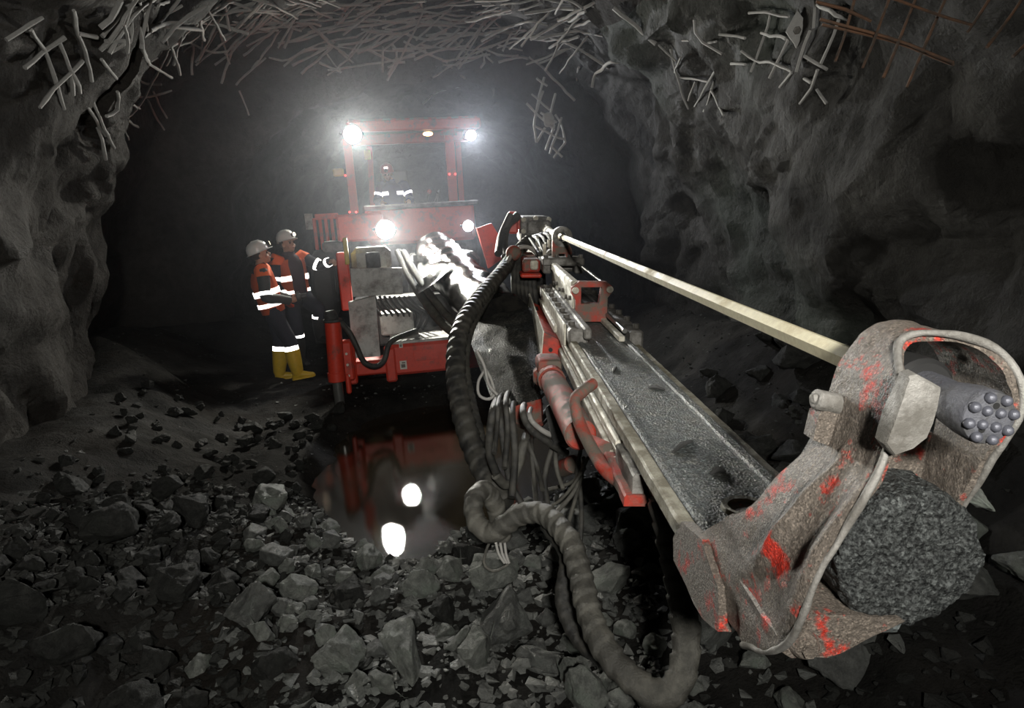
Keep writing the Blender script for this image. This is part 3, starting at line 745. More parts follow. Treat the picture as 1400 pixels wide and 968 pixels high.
# ---- canopy
YC = 4.2
def post(x0, y0, x1, y1, w, yl):
    a, c = RP(x0, y0, yl), RP(x1, y1, yl); b = MB(RMX); b.loft([[c+Vector((sx*w/2, sy, 0)) for sx, sy in ((-1, 0), (1, 0), (1, .09), (-1, .09))], [a+Vector((sx*w/2, sy, 0)) for sx, sy in ((-1, 0), (1, 0), (1, .09), (-1, .09))]])
    o = b.build('canopy_post', M['red'], rig); return o
pl = post(474, 190, 485, 291, .13, YC); pr = post(614, 178, 621, 287, .15, YC)
post(505, 200, 510, 285, .10, YC+1.6); post(626, 190, 632, 280, .10, YC+1.6)
for (o, pts) in ((pl, ((472, 240), (478, 290), (487, 290))), (pr, ((614.5, 238), (622.5, 238)))):
    for (x, y) in pts:
        p = RP(x, y, YC-.015); b = MB(RMX); b.ball(p, 0.022, 2, (1, .5, 1)); b.build('marker_light', M['red_led'], o)
xl, xr = RP(474, 172, YC).x, RP(657, 172, YC).x; zt = RP(560, 164, YC).z; z0 = RP(560, 178, YC).z
b = MB(RMX); b.box((xl, YC-.05, z0), (xr, YC+.12, zt), 0.02); b.build('canopy_front_beam', M['red'], rig)
b = MB(RMX); b.box((xl, YC+1.55, z0-.02), (xr, YC+1.7, zt), 0.02); b.build('canopy_rear_beam', M['red'], rig)
for x in (xl, xr-.12):
    b = MB(RMX); b.box((x, YC+.1, z0+.02), (x+.12, YC+1.6, zt), 0.02); b.build('canopy_side_beam', M['red'], rig)
b = MB(RMX); b.box((xl+.02, YC-.02, zt), (xr-.02, YC+1.68, zt+.03), 0.008); b.build('canopy_roof', M['red_dirty'], rig)
p = RP(606, 181, YC); b = MB(RMX); b.loft([[p+Vector((-.05, -.03, .02)), p+Vector((.22, -.03, .07)), p+Vector((.22, .0, .07)), p+Vector((-.05, .0, .02))], [p+Vector((-.05, -.03, -.04)), p+Vector((.22, -.03, -.05)), p+Vector((.22, .0, -.05)), p+Vector((-.05, .0, -.04))]]); b.build('canopy_bracket', M['red_dirty'], rig)
rbox('warning_lamp', 455, 230, 470, 241, YC+.02, .05, M['yellow'], 0.02)
rbox('mirror', 498, 205, 507, 218, YC+.2, .03, M['yellow'], 0.02)

# ---- work lamps (the lights of the place)
CT = RMI @ CAM
def work_lamp(x, y, yl, r, mat, watts, tgt, col):
    c = RP(x, y, yl); wp = RW(c); d = (Vector(tgt)-wp).normalized()
    mx = Matrix.Translation(wp) @ d.to_track_quat('Z', 'Y').to_matrix().to_4x4()
    b = MB(mx)
    R_ = [[Vector((math.cos(a)*rr_, math.sin(a)*rr_, z)) for a in [2*math.pi*k/28 for k in range(28)]] for rr_, z in ((r*.35, -r*1.1), (r*.8, -r*.8), (r*1.1, -.02), (r*1.12, .02), (r*1.02, .02), (r*1.0, -.005))]
    b.loft(R_, caps=False); f = b.bm.faces.new(list(reversed([v for v in b.bm.verts][:28])))
    L = b.build('work_lamp', M['black'], rig)
    b = MB(mx); n = 28
    R_ = [[Vector((math.cos(a)*rr_, math.sin(a)*rr_, z)) for a in [2*math.pi*k/n for k in range(n)]] for rr_, z in ((r*1.0, 0.0), (r*.8, .012), (r*.45, .02), (r*.1, .023))]
    b.loft(R_, caps=False); b.bm.faces.new(b.bm.verts[-n:]); b.build('lamp_lens', mat, L)
    b = MB(mx); b.tube(resample(catmull([(-r*1.2, 0, -.05), (-r*1.2, 0, -r*1.2), (0, 0, -r*1.6), (r*1.2, 0, -r*1.2), (r*1.2, 0, -.05)], 6), .03), .012, 6); b.build('lamp_bracket', M['grey_dark'], L)
    if watts: spot('work_lamp_light', wp+d*0.05, tgt, watts, 115, 1.0, r*.8, col)
    return L
WL = [(482, 184, 4.0, .14, 'lamp', 1100, (0.8, 1.0, 0.5), (1.0, .97, .86)), (644, 185, 4.0, .085, 'lamp_s', 600, (0.9, 1.0, 0.5), (.95, .97, 1.0)),
      (527, 314, 2.0, .125, 'lamp', 800, (0.7, 1.0, 0.9), (1.0, .97, .86)), (640, 309, 2.0, .075, 'lamp_s', 130, (0.9, 1.0, 0.8), (.95, .97, 1.0))]
for (x, y, yl, r, mt_, wt, tg, col) in WL: work_lamp(x, y, yl, r, M[mt_], wt, tg, col)
# small warm lamp under the canopy
c = RP(585, 183, YC+.3); b = MB(RMX); b.cyl(c+Vector((0, 0, .03)), c+Vector((0, 0, .07)), .06, .07, 16, .005); wl = b.build('canopy_lamp', M['grey_dark'], rig)
b = MB(RMX); b.ball(c, 0.085, 3, (1.0, .8, .42)); b.build('lamp_lens', M['lamp_warm'], wl)
# operator's seat and levers
rbox('seat_back', 520, 232, 560, 290, 5.6, .12, M['black'], 0.04)
rbox('seat_base', 515, 280, 565, 296, 5.0, .6, M['black'], 0.04)
for x, lean in ((583, 4), (592, 7), (597, 2)):
    a, c = RP(x, 281, 3.6), RP(x+lean, 262, 3.55); b = MB(RMX); b.cyl(a, c, .012, seg=8); lv = b.build('control_lever', M['chrome'], rig)
    b = MB(RMX); b.ball(c, .035, 2); b.build('lever_knob', M['red'] if lean == 4 else M['black'], lv)

# ---- boom: thick wet black telescopic arm from the carrier to the feed
def P3(x, y, D): return W(x, y, D)
b = MB()
path = resample(catmull([P3(596, 345, 8.9), P3(612, 365, 8.0), P3(634, 388, 7.0), P3(655, 408, 6.2), P3(690, 442, 5.2)], 6), .06)
n = len(path); b.tube(path, [0.29-0.07*k/n+0.03*noise.noise(path[k]*2.5) for k in range(n)], 28); b.roughen(0.03, 4.5)
boom = b.build('boom', M['black_wet'], rig, 60)
b = MB(); path = resample(catmull([P3(640, 412, 6.6), P3(672, 440, 5.6), P3(695, 460, 5.0), P3(712, 476, 4.7)], 6), .05); b.tube(path, 0.15, 22); b.build('boom_extension', M['plate_dark'], rig, 50)
b = MB()
path = [P3(572, 362, 8.4), P3(598, 343, 8.3), P3(630, 341, 8.2), P3(654, 356, 8.0)]
path2 = [P3(566, 386, 7.4), P3(598, 362, 7.2), P3(634, 358, 7.0), P3(662, 378, 6.9)]
path3 = [P3(574, 402, 6.9), P3(610, 374, 6.7), P3(648, 372, 6.4), P3(672, 396, 6.3)]
R_ = [catmull(q, 7) for q in (path, path2, path3)]
cols = [catmull([r_[k] for r_ in R_], 8) for k in range(len(R_[0]))]
b.loft(cols, closed=False); bmesh.ops.solidify(b.bm, geom=b.bm.faces[:], thickness=0.03); b.roughen(0.035, 4.0, 2.0)
b.build('boom_hood', M['black_wet'], rig, 60)
hose('boom_hose', [P3(545, 345, 8.0), P3(560, 378, 7.5), P3(580, 410, 7.1), P3(603, 440, 6.8), P3(630, 462, 6.5)], 0.05, M['hose_dusty'], rig, step=.05)
hose('boom_hose', [P3(552, 345, 7.9), P3(571, 378, 7.3), P3(592, 408, 6.9), P3(616, 436, 6.6), P3(640, 455, 6.3)], 0.04, M['hose_dusty'], rig, step=.05)
rbox('boom_base', 560, 346, 660, 440, 1.5, .9, M['grey_dark'], 0.08)
# big slurry-covered plate at the boom head, with its folded lip
def plate(name, pts, thick, mat, par, rough=0.0, sub=3):
    P = [P3(*q) for q in pts]; c = sum(P, Vector())/len(P)
    nrm = Vector()
    for k in range(len(P)): nrm += (P[k]-c).cross(P[(k+1) % len(P)]-c)
    nrm.normalize(); b = MB(); b.loft([[v for v in P], [v+nrm*thick for v in P]])
    bmesh.ops.triangulate(b.bm, faces=b.bm.faces[:]); bmesh.ops.subdivide_edges(b.bm, edges=b.bm.edges[:], cuts=sub, use_grid_fill=True)
    if rough: b.roughen(rough, 6.0)
    return b.build(name, mat, par, 40)
plate('boom_head_plate', [(637, 452, 4.9), (662, 416, 5.5), (684, 414, 5.6), (708, 418, 5.4), (735, 420, 5.0), (741, 490, 4.1), (737, 540, 3.75), (700, 560, 3.7), (674, 549, 3.9), (663, 520, 4.15), (648, 480, 4.5)], 0.03, M['plate_dark'], rig, 0.02)
plate('head_gusset', [(672, 424, 5.7), (679, 393, 6.0), (704, 416, 5.5)], 0.03, M['steel'], rig, 0.006)
plate('head_bracket', [(700, 558, 3.7), (738, 545, 3.7), (741, 575, 3.6), (722, 582, 3.6), (703, 578, 3.65)], 0.05, M['red_dirty'], rig, 0.008)

# ---- feed frame: x across, s along the rod away from the photographer, z up
fd = ray(668, 281).normalized(); fx = (CR-fd*CR.dot(fd)).normalized(); fz = fx.cross(fd)
FO = CAM + CR*0.617 - CU*0.262
FM = Matrix.Identity(4)
for i in range(3): FM[i][0] = fx[i]; FM[i][1] = fd[i]; FM[i][2] = fz[i]; FM[i][3] = FO[i]
FMI = FM.inverted()
def FPx(x, y, s): # pixel at feed station s -> feed coords
    o = FMI @ CAM; q = FMI.to_3x3() @ ray(x, y); return o+q*((s-o.y)/q.y)
def FB(): return MB(FM)
def extr(u, v, t): return Vector((u, t, v))
# feed beam, its rails and side strips
TOP = -0.45
def beam_poly(s):
    h = -.53-.11*max(0, min(1, (s-1.6)/.8))
    return [(-.150, h), (-.165, h+.04), (-.165, TOP-.05), (-.150, TOP-.035), (-.150, TOP-.012), (.152, TOP-.012), (.152, TOP-.035), (.165, TOP-.05), (.165, h+.04), (.150, h)]
b = FB()
N = 60
R_ = [[extr(u, v, 1.15+(6.1-1.15)*k/N) for u, v in beam_poly(1.15+(6.1-1.15)*k/N)] for k in range(N+1)]
b.loft(R_); beam = b.build('feed_beam', M['beam'], rig, 30)
def strip(name, x0, x1, z0, z1, s0, s1, mat, par, amp=0.0025, n=90, bev=0.006):
    b = FB(); pl_ = [(x0, z0), (x0, z1-bev), (x0+bev, z1), (x1-bev, z1), (x1, z1-bev), (x1, z0)]
    b.loft([[extr(u, v, s0+(s1-s0)*k/n) for u, v in pl_] for k in range(n+1)])
    if amp: b.roughen(amp, 14, s0+x0)
    return b.build(name, mat, par, 35)
strip('beam_flange', -.186, -.146, TOP-.040, TOP, 1.18, 6.0, M['beam_edge'], beam)
strip('beam_flange', .150, .192, TOP-.060, TOP-.020, 1.18, 6.0, M['beam_edge'], beam)
strip('slide_rail', .104, .140, TOP-.014, TOP+.004, 1.15, 6.0, M['beam'], beam, 0.004)
strip('slide_rail', -.142, -.112, TOP-.014, TOP-.003, 1.15, 6.0, M['beam'], beam, 0.003)
strip('side_rail', -.196, -.166, TOP-.085, TOP-.060, 2.15, 5.6, M['steel_light'], beam, 0.001)
strip('side_rail', -.190, -.166, TOP-.115, TOP-.098, 2.1, 5.2, M['steel_light'], beam, 0.001)
strip('side_plate', -.205, -.165, TOP-.165, TOP-.120, 2.15, 3.9, M['steel_light'], beam, 0.002)
strip('hose_guide', -.20, -.166, TOP-.13, TOP-.06, 1.86, 2.12, M['steel'], beam, 0.002, 20)
strip('side_bracket', -.225, -.155, TOP-.155, TOP-.12, 1.85, 2.2, M['red_dirty'], beam, 0.003, 20)
# round hole in the beam's deck, red inside, with a raised ring
for rr_ in (0,):
    b = FB(); n = 32; c = Vector((.002, 1.53, TOP-.011)); ro, ri = .060, .043
    A = [[c+Vector((math.cos(2*math.pi*k/n)*r_, math.sin(2*math.pi*k/n)*r_, z)) for k in range(n)] for r_, z in ((ro, -.002), (ro-.004, .010), (ri, .008), (ri-.003, -.0005))]
    b.loft(A, caps=False); hr = b.build('deck_hole', M['beam_edge'], beam)
    b = FB(); b.cyl(c+Vector((0, 0, .0012)), c+Vector((0, 0, -.0005)), ri-.002, seg=28); b.build('hole_floor', M['head'], beam)
for (x, s, a, L) in ((-.03, 1.95, .5, .10), (.05, 2.6, -.3, .06), (-.06, 2.9, .9, .05), (.01, 1.75, .2, .05)):
    b = FB(); b.tube([(x-L/2*math.cos(a), s-L*math.sin(a), TOP-.010), (x, s+.01, TOP-.004), (x+L/2*math.cos(a), s+L*math.sin(a), TOP-.010)], [.004, .010, .004], 6); b.roughen(.004, 30); b.build('mud_lump', M['grey_dark'], beam, 40)

# ---- rod and bit
b = FB(); b.tube([(0, .92, 0), (0, 8.0, 0)], .0215, 6, twist=math.radians(15)); rod = b.build('drill_rod', M['hex'], rig, 20)
b = FB(); n = 28
A = [[Vector((math.cos(2*math.pi*k/n)*r_, s, math.sin(2*math.pi*k/n)*r_)) for k in range(n)] for r_, s in ((.024, 1.02), (.029, 1.0), (.029, .925), (.0275, .905), (.031, .885), (.0345, .862), (.0355, .838), (.033, .832), (.024, .829))]
b.loft(A); bit = b.build('drill_bit', M['bit'], rig, 40)
for (cnt_, rad, ph, rs) in ((8, .0275, .2, .0072), (4, .0125, .6, .0068)):
    for k in range(cnt_):
        a = ph+2*math.pi*k/cnt_; b = FB(); b.ball((math.cos(a)*rad, .829, math.sin(a)*rad), rs, 2, (1, 1.05, 1)); b.build('carbide_button', M['carbide'], bit, 80)
for a in (1.35, 4.1):
    b = FB(); b.cyl((math.cos(a)*.017, .833, math.sin(a)*.017), (math.cos(a)*.017, .8283, math.sin(a)*.017), .0042, seg=12); b.build('flushing_hole', M['black'], bit)

# ---- front head: worn bent casting around rod, pad and beam end
HP = [(-.186, -.475, 1.05, 1.33), (-.190, -.42, .96, 1.30), (-.188, -.36, .90, 1.25), (-.184, -.30, .875, 1.17), (-.174, -.235, .868, 1.09), (-.145, -.165, .864, 1.06), (-.112, -.095, .868, 1.03), (-.097, -.03, .868, 1.03), (-.084, .03, .885, 1.03),
      (-.047, .076, .95, 1.03), (.0, .088, .925, 1.03), (.050, .071, .90, 1.03), (.080, .032, .888, 1.03), (.088, -.02, .89, 1.03), (.086, -.09, .92, 1.03), (.081, -.16, .945, 1.03), (.076, -.22, .965, 1.03), (.074, -.26, .975, 1.03)]
def head_prof(n):
    P = catmull([Vector((q[0], q[1], 0)) for q in HP], 8); S = catmull([Vector((q[2], q[3], 0)) for q in HP], 8)
    return P, S
P_, S_ = head_prof(8)
NS = 40
b = FB(); G_ = []
for k, (p, s) in enumerate(zip(P_, S_)):
    nxt, prv = P_[min(k+1, len(P_)-1)], P_[max(k-1, 0)]; tg = (nxt-prv).normalized(); nr = Vector((-tg.y, tg.x))
    row = []
    for i in range(NS+1):
        t = i/NS; ss = s.x+(s.y-s.x)*t
        # ribs pressed into the left arm
        arm = math.exp(-((k-34)/13.0)**2)
        rib = 0.017*arm*(math.exp(-((t-0.50)/0.07)**2) + 0.8*math.exp(-((t-0.08)/0.08)**2))
        row.append(Vector((p.x+nr.x*rib, ss, p.y+nr.y*rib)))
    G_.append(row)
b.loft(G_, closed=False)
bmesh.ops.recalc_face_normals(b.bm, faces=b.bm.faces[:])
bmesh.ops.solidify(b.bm, geom=b.bm.faces[:], thickness=0.013)
b.roughen(0.0045, 16, 3); b.roughen(0.0018, 60, 5)
head = b.build('front_head', M['head'], rig, 40)
# rolled front rim
b = FB(); path = [Vector((p.x, s.x, p.y)) for p, s in zip(P_, S_)]
path = resample(path, .012); b.tube(path[:], [.0050+.0020*noise.noise(p*20) for p in path], 10); b.roughen(.002, 30); b.build('head_rim', M['steel'], head, 60)
# thick worn guide plate left of the bit
gp = [(-.117, -.037), (-.108, .011), (-.096, .051), (-.085, .053), (-.052, .036), (-.062, -.032), (-.079, -.047), (-.102, -.055)]
b = FB(); A = [[extr(u, v, s) for u, v in gp] for s in (.846, .850, .862, .872)]
c2 = Vector((sum(u for u, v in gp)/8, 0, sum(v for u, v in gp)/8))
A[0] = [c2*.06+q*.94+Vector((0, .846*.06, 0)) for q in A[0]]
b.loft(A); bmesh.ops.subdivide_edges(b.bm, edges=b.bm.edges[:], cuts=2, use_grid_fill=True); b.roughen(.004, 22, 1); b.build('guide_plate', M['steel'], head, 40)
# back plate of the head with the pad socket
b = FB(); b.prism([(-.16, -.44), (-.155, -.22), (-.095, -.09), (.075, -.09), (.075, -.22), (.07, -.36), (.0, -.44)], extr, 1.03, 1.06); b.build('head_back_plate', M['head'], head)
# rod bushing
b = FB(); n = 24
A = [[Vector((math.cos(2*math.pi*k/n)*r_, s, math.sin(2*math.pi*k/n)*r_)) for k in range(n)] for r_, s in ((.026, .955), (.040, .955), (.046, .962), (.046, 1.03), (.026, 1.03))]
b.loft(A, caps=False); b.build('rod_bushing', M['black'], head)
# pin on the outer side
pa, pb = FPx(1113, 545, 1.00), FPx(1160, 556, 1.00)
b = FB(); b.cyl(pa, pb, .0155, .0165, 16, .003); b.cyl(pa+Vector((.008, 0, 0)), pa+Vector((-.004, 0, 0)), .011, .007, 14); b.roughen(.0015, 50); b.build('head_pin', M['steel'], head)
b = FB(); b.prism([(-.135, -.085), (-.13, -.045), (-.09, -.02), (-.075, -.06), (-.095, -.10)], extr, .99, 1.02); b.build('pin_lug', M['head'], head)
# weld beads of clean red paint
for pts in ([(1299, 598), (1303, 640), (1312, 678), (1318, 690)], ):
    P = [FPx(x, y, 1.0+.01*k) for k, (x, y) in enumerate(pts)]
    P = [Vector((min(p.x, .115), p.y, p.z)) for p in P]
    b = FB(); b.tube(resample(catmull(P, 6), .008), .0055, 8); b.roughen(.002, 60); b.build('paint_strip', M['red_clean'], head, 60)
# side plate clamping the head on the beam, lower lip with bosses
b = FB(); pl_ = [FPx(x, y, 1.2) for x, y in ((985, 722), (1046, 686), (1075, 700), (1110, 850), (1040, 880), (962, 745))]
b = FB(); pz = [(1.42, -.475), (1.37, -.41), (1.24, -.38), (1.14, -.42), (1.12, -.50), (1.2, -.53), (1.40, -.52)]
b.prism(pz, lambda u, v, t: Vector((t, u, v)), -.205, -.180); bmesh.ops.subdivide_edges(b.bm, edges=b.bm.edges[:], cuts=3, use_grid_fill=True); b.roughen(.004, 18, 2); b.build('clamp_plate', M['head'], head, 40)
lip = [(-.19, -.37), (-.154, -.335), (-.08, -.338), (-.01, -.345), (.002, -.355), (-.015, -.366), (-.05, -.382), (-.11, -.408), (-.16, -.408), (-.188, -.39)]
b = FB(); A = [[extr(u, v, s) for u, v in lip] for s in (.93, .945, 1.0, 1.10)]; b.loft(A); bmesh.ops.subdivide_edges(b.bm, edges=b.bm.edges[:], cuts=2, use_grid_fill=True); b.roughen(.007, 15, 4); b.build('head_lower_lip', M['head'], head, 40)
for (x, z, r_) in ((-.148, -.385, .024), (-.168, -.345, .020)):
    b = FB(); b.cyl((x, .94, z), (x, .915, z), r_, r_*.8, 20, .004); b.cyl((x, .92, z), (x, .908, z), r_*.45, seg=6); b.build('head_boss', M['head'], head)
# rubber pad
b = FB(); n = 56; c = Vector((.006, 0, -.258))
A = [[c+Vector((math.cos(2*math.pi*k/n)*r_, s, math.sin(2*math.pi*k/n)*r_)) for k in range(n)] for r_, s in ((.110, 1.035), (.111, .985), (.111, .96), (.109, .945), (.103, .938), (.090, .936), (.075, .935), (.06, .935), (.045, .934), (.03, .934), (.012, .934))]
b.loft(A); bmesh.ops.subdivide_edges(b.bm, edges=b.bm.edges[:], cuts=2, use_grid_fill=True); b.roughen(.006, 32, 7); b.roughen(.004, 110, 2); b.build('rubber_pad', M['pad'], rig, 70)
# chip of rock caught beside the pad
me = rock_mesh(77, 12, 1, (1, .7, .5)); me.materials.append(M['rock'])
o = bpy.data.objects.new('rock', me); COL.objects.link(o); p = FM @ Vector((.105, .955, -.165)); o.location = p; o.scale = (.036,)*3; o.rotation_euler = (.4, .7, .3)
tag(o, 'pale green rock chip wedged at the rim of the rubber pad', 'rock')

# ---- rock drill, carriage and guides on the beam
b = FB(); b.box((-.27, 7.45, -.16), (.08, 8.3, .14), .04, seg=2); b.box((-.20, 7.35, -.06), (.06, 7.5, .10), .02)
drill = b.build('rock_drill', M['steel'], rig)
b = FB(); b.box((-.30, 7.4, .0), (-.27, 8.2, .16), .008); b.box((-.40, 7.45, -.05), (-.29, 7.8, .19), .02); b.build('drill_side_plate', M['red'], drill)
for (x, z) in ((-.235, .105), (-.235, -.02), (.045, .105), (.045, -.12), (-.10, .12)):
    b = FB(); b.cyl((x, 7.47, z), (x, 7.40, z), .028, seg=8, bev=.005); b.build('drill_bolt', M['steel_light'], drill)
b = FB(); b.cyl((0, 7.5, 0), (0, 7.15, 0), .075, .05, 20, .01); b.cyl((0, 7.15, 0), (0, 6.9, 0), .042, .042, 16); b.cyl((0, 6.92, 0), (0, 5.85, 0), .033, .033, 16); b.build('shank_adapter', M['steel_light'], drill)
b = FB(); b.box((-.17, 5.75, -.30), (.16, 8.2, -.19), .02); b.box((-.10, 6.0, -.2), (.08, 7.6, -.13), .03); carriage = b.build('carriage', M['steel'], rig)
for k in range(5):
    hose('drill_hose', [FM @ Vector((-.16+.05*k, 6.1, -.17)), FM @ Vector((-.2+.05*k, 6.5, -.08+.02*k)), FM @ Vector((-.22+.03*k, 7.0, -.06)), FM @ Vector((-.2+.05*k, 7.5, -.12))], .018, M['hose'], drill, step=.06, seg=8)
for (sx, s, z) in ((-.12, 6.0, -.08), (-.06, 6.2, -.05), (-.15, 6.5, -.04)):
    b = FB(); b.cyl((sx, s, -.19), (sx, s, z), .016, seg=10); b.build('hose_fitting', M['steel_light'], carriage)
# ring centraliser
b = FB(); n = 36
A = [[Vector((math.cos(2*math.pi*k/n)*r_, s, math.sin(2*math.pi*k/n)*r_)) for k in range(n)] for r_, s in ((.040, 5.64), (.083, 5.64), (.086, 5.66), (.086, 5.72), (.083, 5.74), (.040, 5.74), (.040, 5.64))]
b.loft(A, caps=False); bmesh.ops.remove_doubles(b.bm, verts=b.bm.verts[:], dist=1e-5); ring = b.build('rod_guide_ring', M['steel'], rig)
b = FB(); b.prism([(-.082, -.185), (-.082, -.04), (-.07, .0), (-.06, -.05), (-.03, -.075), (.03, -.075), (.06, -.06), (.085, -.11), (.082, -.185), (.04, -.185), (.03, -.14), (-.03, -.14), (-.04, -.185)], extr, 5.65, 5.73); b.build('ring_pedestal', M['red_dirty'], ring)
b = FB(); b.box((-.172, 5.55, -.235), (.178, 5.80, -.168), .012); b.box((-.165, 5.56, -.30), (-.10, 5.80, -.225), .01); b.box((.10, 5.56, -.30), (.17, 5.80, -.225), .01); b.build('ring_base', M['steel'], ring)
for x in (-.14, -.05, .06, .15):
    b = FB(); b.cyl((x, 5.6, -.17), (x, 5.6, -.145), .018, seg=6); b.build('base_bolt', M['steel'], ring)
b = FB(); b.box((-.33, 5.7, -.30), (-.18, 6.6, -.19), .015); b.build('side_valve', M['red_dirty'], carriage)
b = FB(); b.box((-.265, 5.66, -.275), (-.20, 5.71, -.20), .01); b.build('valve_face', M['steel_light'], carriage)
b = FB(); b.box((-.35, 5.62, -.34), (-.17, 5.9, -.305), .012); b.build('valve_skid', M['red'], carriage)
# square-mouthed hose cradle in front of the ring
op = [(-.052, -.335), (-.052, -.232), (.075, -.232), (.060, -.335)]
outp = [(-.085, -.446), (-.085, -.31), (-.112, -.27), (-.112, -.235), (-.064, -.197), (.105, -.199), (.145, -.235), (.145, -.255), (.112, -.30), (.112, -.446)]
b = FB()
A = [b.bm.verts.new(extr(u, v, 4.08)) for u, v in outp]; A2 = [b.bm.verts.new(extr(u, v, 4.14)) for u, v in outp]
n = len(outp)
I = [b.bm.verts.new(extr(u, v, 4.08)) for u, v in op]; I2 = [b.bm.verts.new(extr(u, v, 4.14)) for u, v in op]
for k in range(n): b.bm.faces.new((A[k], A[(k+1) % n], A2[(k+1) % n], A2[k]))
for k in range(4): b.bm.faces.new((I[k], I2[k], I2[(k+1) % 4], I[(k+1) % 4]))
mp = {0: [0], 1: [4], 2: [5], 3: [9]}
def fan(O, Q):
    lo = b.bm.faces.new
    lo((O[0], O[1], O[2], O[3], Q[1], Q[0])); lo((O[3], O[4], Q[1])); lo((O[4], O[5], Q[2], Q[1])); lo((O[5], O[6], O[7], Q[2])); lo((O[7], O[8], O[9], Q[3], Q[2])); lo((O[9], O[0], Q[0], Q[3]))
fan(A, I); fan(A2, I2)
cr = b.build('cradle_mouth', M['red_dirty'], rig)
for (x, z) in ((-.088, -.25), (.122, -.245)):
    b = FB(); b.cyl((x, 4.085, z), (x, 4.055, z), .021, seg=16, bev=.004); b.build('cradle_bolt', M['steel_light'], cr)
b = FB(); b.box((-.108, 4.13, -.262), (-.056, 5.5, -.200), .01); b.build('cradle_rail', M['steel_light'], cr)
b = FB(); b.box((-.096, 4.13, -.43), (-.082, 5.5, -.262), .004); b.build('cradle_side', M['steel_light'], cr)
b = FB(); b.cyl((.122, 4.12, -.235), (.122, 5.55, -.215), .013, seg=12); b.build('cradle_bar', M['chrome'], cr)
b = FB(); b.box((-.085, 4.13, -.445), (.105, 5.5, -.40), .005); b.build('cradle_floor', M['grey_dark'], cr)
for k in range(6):
    b = FB(); b.cyl((-.097, 4.25+.2*k, -.32-.02*(k % 2)), (-.112, 4.25+.2*k, -.32-.02*(k % 2)), .017, seg=6); b.build('side_bolt', M['steel'], cr)
# slide shoes either side of the beam
b = FB(); b.box((-.195, 3.50, -.47), (-.090, 5.5, -.385), .012); b.box((-.120, 3.44, -.43), (-.080, 5.5, -.372), .008); ls = b.build('slide_shoe', M['steel'], rig)
b = FB(); b.box((-.206, 3.62, -.500), (-.194, 5.2, -.378), .003); b.build('shoe_plate', M['steel_light'], ls)
for k in range(8):
    b = FB(); b.cyl((-.165, 3.62+.24*k, -.387), (-.165, 3.62+.24*k, -.362), .019, seg=6, bev=.003); b.build('shoe_bolt', M['steel'], ls)
b = FB(); b.box((.135, 3.50, -.50), (.208, 5.5, -.395), .012); rs = b.build('slide_shoe', M['steel'], rig)
b = FB(); b.cyl((.115, 3.55, -.405), (.115, 5.5, -.40), .014, seg=12); b.build('shoe_bar', M['chrome'], rs)
b = FB(); b.box((.075, 3.5, -.455), (.108, 4.2, -.425), .004); b.build('shoe_plate', M['steel_light'], rs)
for k in range(8):
    b = FB(); b.cyl((.182, 3.58+.24*k, -.397), (.182, 3.58+.24*k, -.370), .019, seg=6, bev=.003); b.build('shoe_bolt', M['steel'], rs)
# cradle block under the beam with red end face
b = FB(); b.loft([[Vector(q) for q in ((-.285, 3.98, -.495), (-.172, 3.98, -.55), (-.185, 3.98, -.715), (-.298, 3.98, -.665))], [Vector(q) for q in ((-.285, 5.35, -.50), (-.172, 5.35, -.55), (-.185, 5.35, -.72), (-.298, 5.35, -.70))]])
fc = b.build('feed_cradle', M['red'], rig)
b = FB(); b.loft([[Vector(q) for q in ((-.292, 3.99, -.49), (-.284, 3.99, -.49), (-.297, 3.99, -.668), (-.305, 3.99, -.668))], [Vector(q) for q in ((-.292, 5.4, -.44), (-.284, 5.4, -.44), (-.297, 5.4, -.70), (-.305, 5.4, -.70))]]); b.build('cradle_cover', M['steel_light'], fc)
b = FB(); b.box((-.225, 4.0, -.50), (-.17, 5.1, -.455), .006); b.build('wear_block', M['steel_light'], fc)
b = FB(); b.cyl((-.245, 3.985, -.60), (-.245, 3.972, -.60), .013, seg=12); b.build('cradle_hole', M['black'], fc)
# feed cylinder with clevis below the beam
b = FB(); b.cyl((-.305, 3.35, -.605), (-.270, 2.45, -.60), .062, seg=24, bev=.008); b.cyl((-.304, 3.33, -.605), (-.302, 3.26, -.605), .070, seg=24, bev=.006); fcyl = b.build('feed_cylinder', M['red_dirty'], rig)
b = FB(); b.box((-.37, 3.36, -.60), (-.24, 3.55, -.52), .025, seg=2); b.box((-.385, 3.40, -.67), (-.27, 3.5, -.58), .02); b.build('cylinder_clevis', M['red_dirty'], fcyl)
b = FB(); b.cyl((-.30, 3.15, -.70), (-.26, 3.0, -.84), .05, .06, 20, .01); b.build('swivel_post', M['grey_dark'], fcyl)
b = FB(); b.cyl(FMI @ P3(784, 634, 3.25), FMI @ P3(770, 640, 3.4), .045, .045, 22, .008); b.build('swivel_cap', M['red_dirty'], fcyl)
# red bent guard pipe
GP = [FMI @ P3(*q) for q in ((811, 524, 2.55), (797, 535, 2.5), (786, 546, 2.46), (788, 562, 2.42), (792, 578, 2.4), (803, 602, 2.32), (814, 622, 2.25), (828, 643, 2.16), (845, 657, 2.1), (866, 666, 2.03), (892, 673, 1.96))]
b = FB(); path = resample(catmull(GP, 6), .02); b.tube(path, .0225, 16); b.roughen(.0015, 30); b.build('guard_pipe', M['red_dirty'], rig, 50)
b = FB(); b.cyl(GP[-1]+Vector((-.01, 0, .01)), GP[-1]+Vector((.06, .03, .08)), .024, .03, 14); b.build('pipe_socket', M['red_dirty'], rig)
plate('pipe_bracket', [(806, 592, 2.42), (838, 607, 2.3), (834, 626, 2.25), (815, 620, 2.3)], .02, M['red_dirty'], rig, .004)
plate('beam_hanger', [(893, 672, 1.95), (910, 676, 1.9), (925, 745, 1.85), (912, 745, 1.85)], .03, M['steel'], rig, .004)
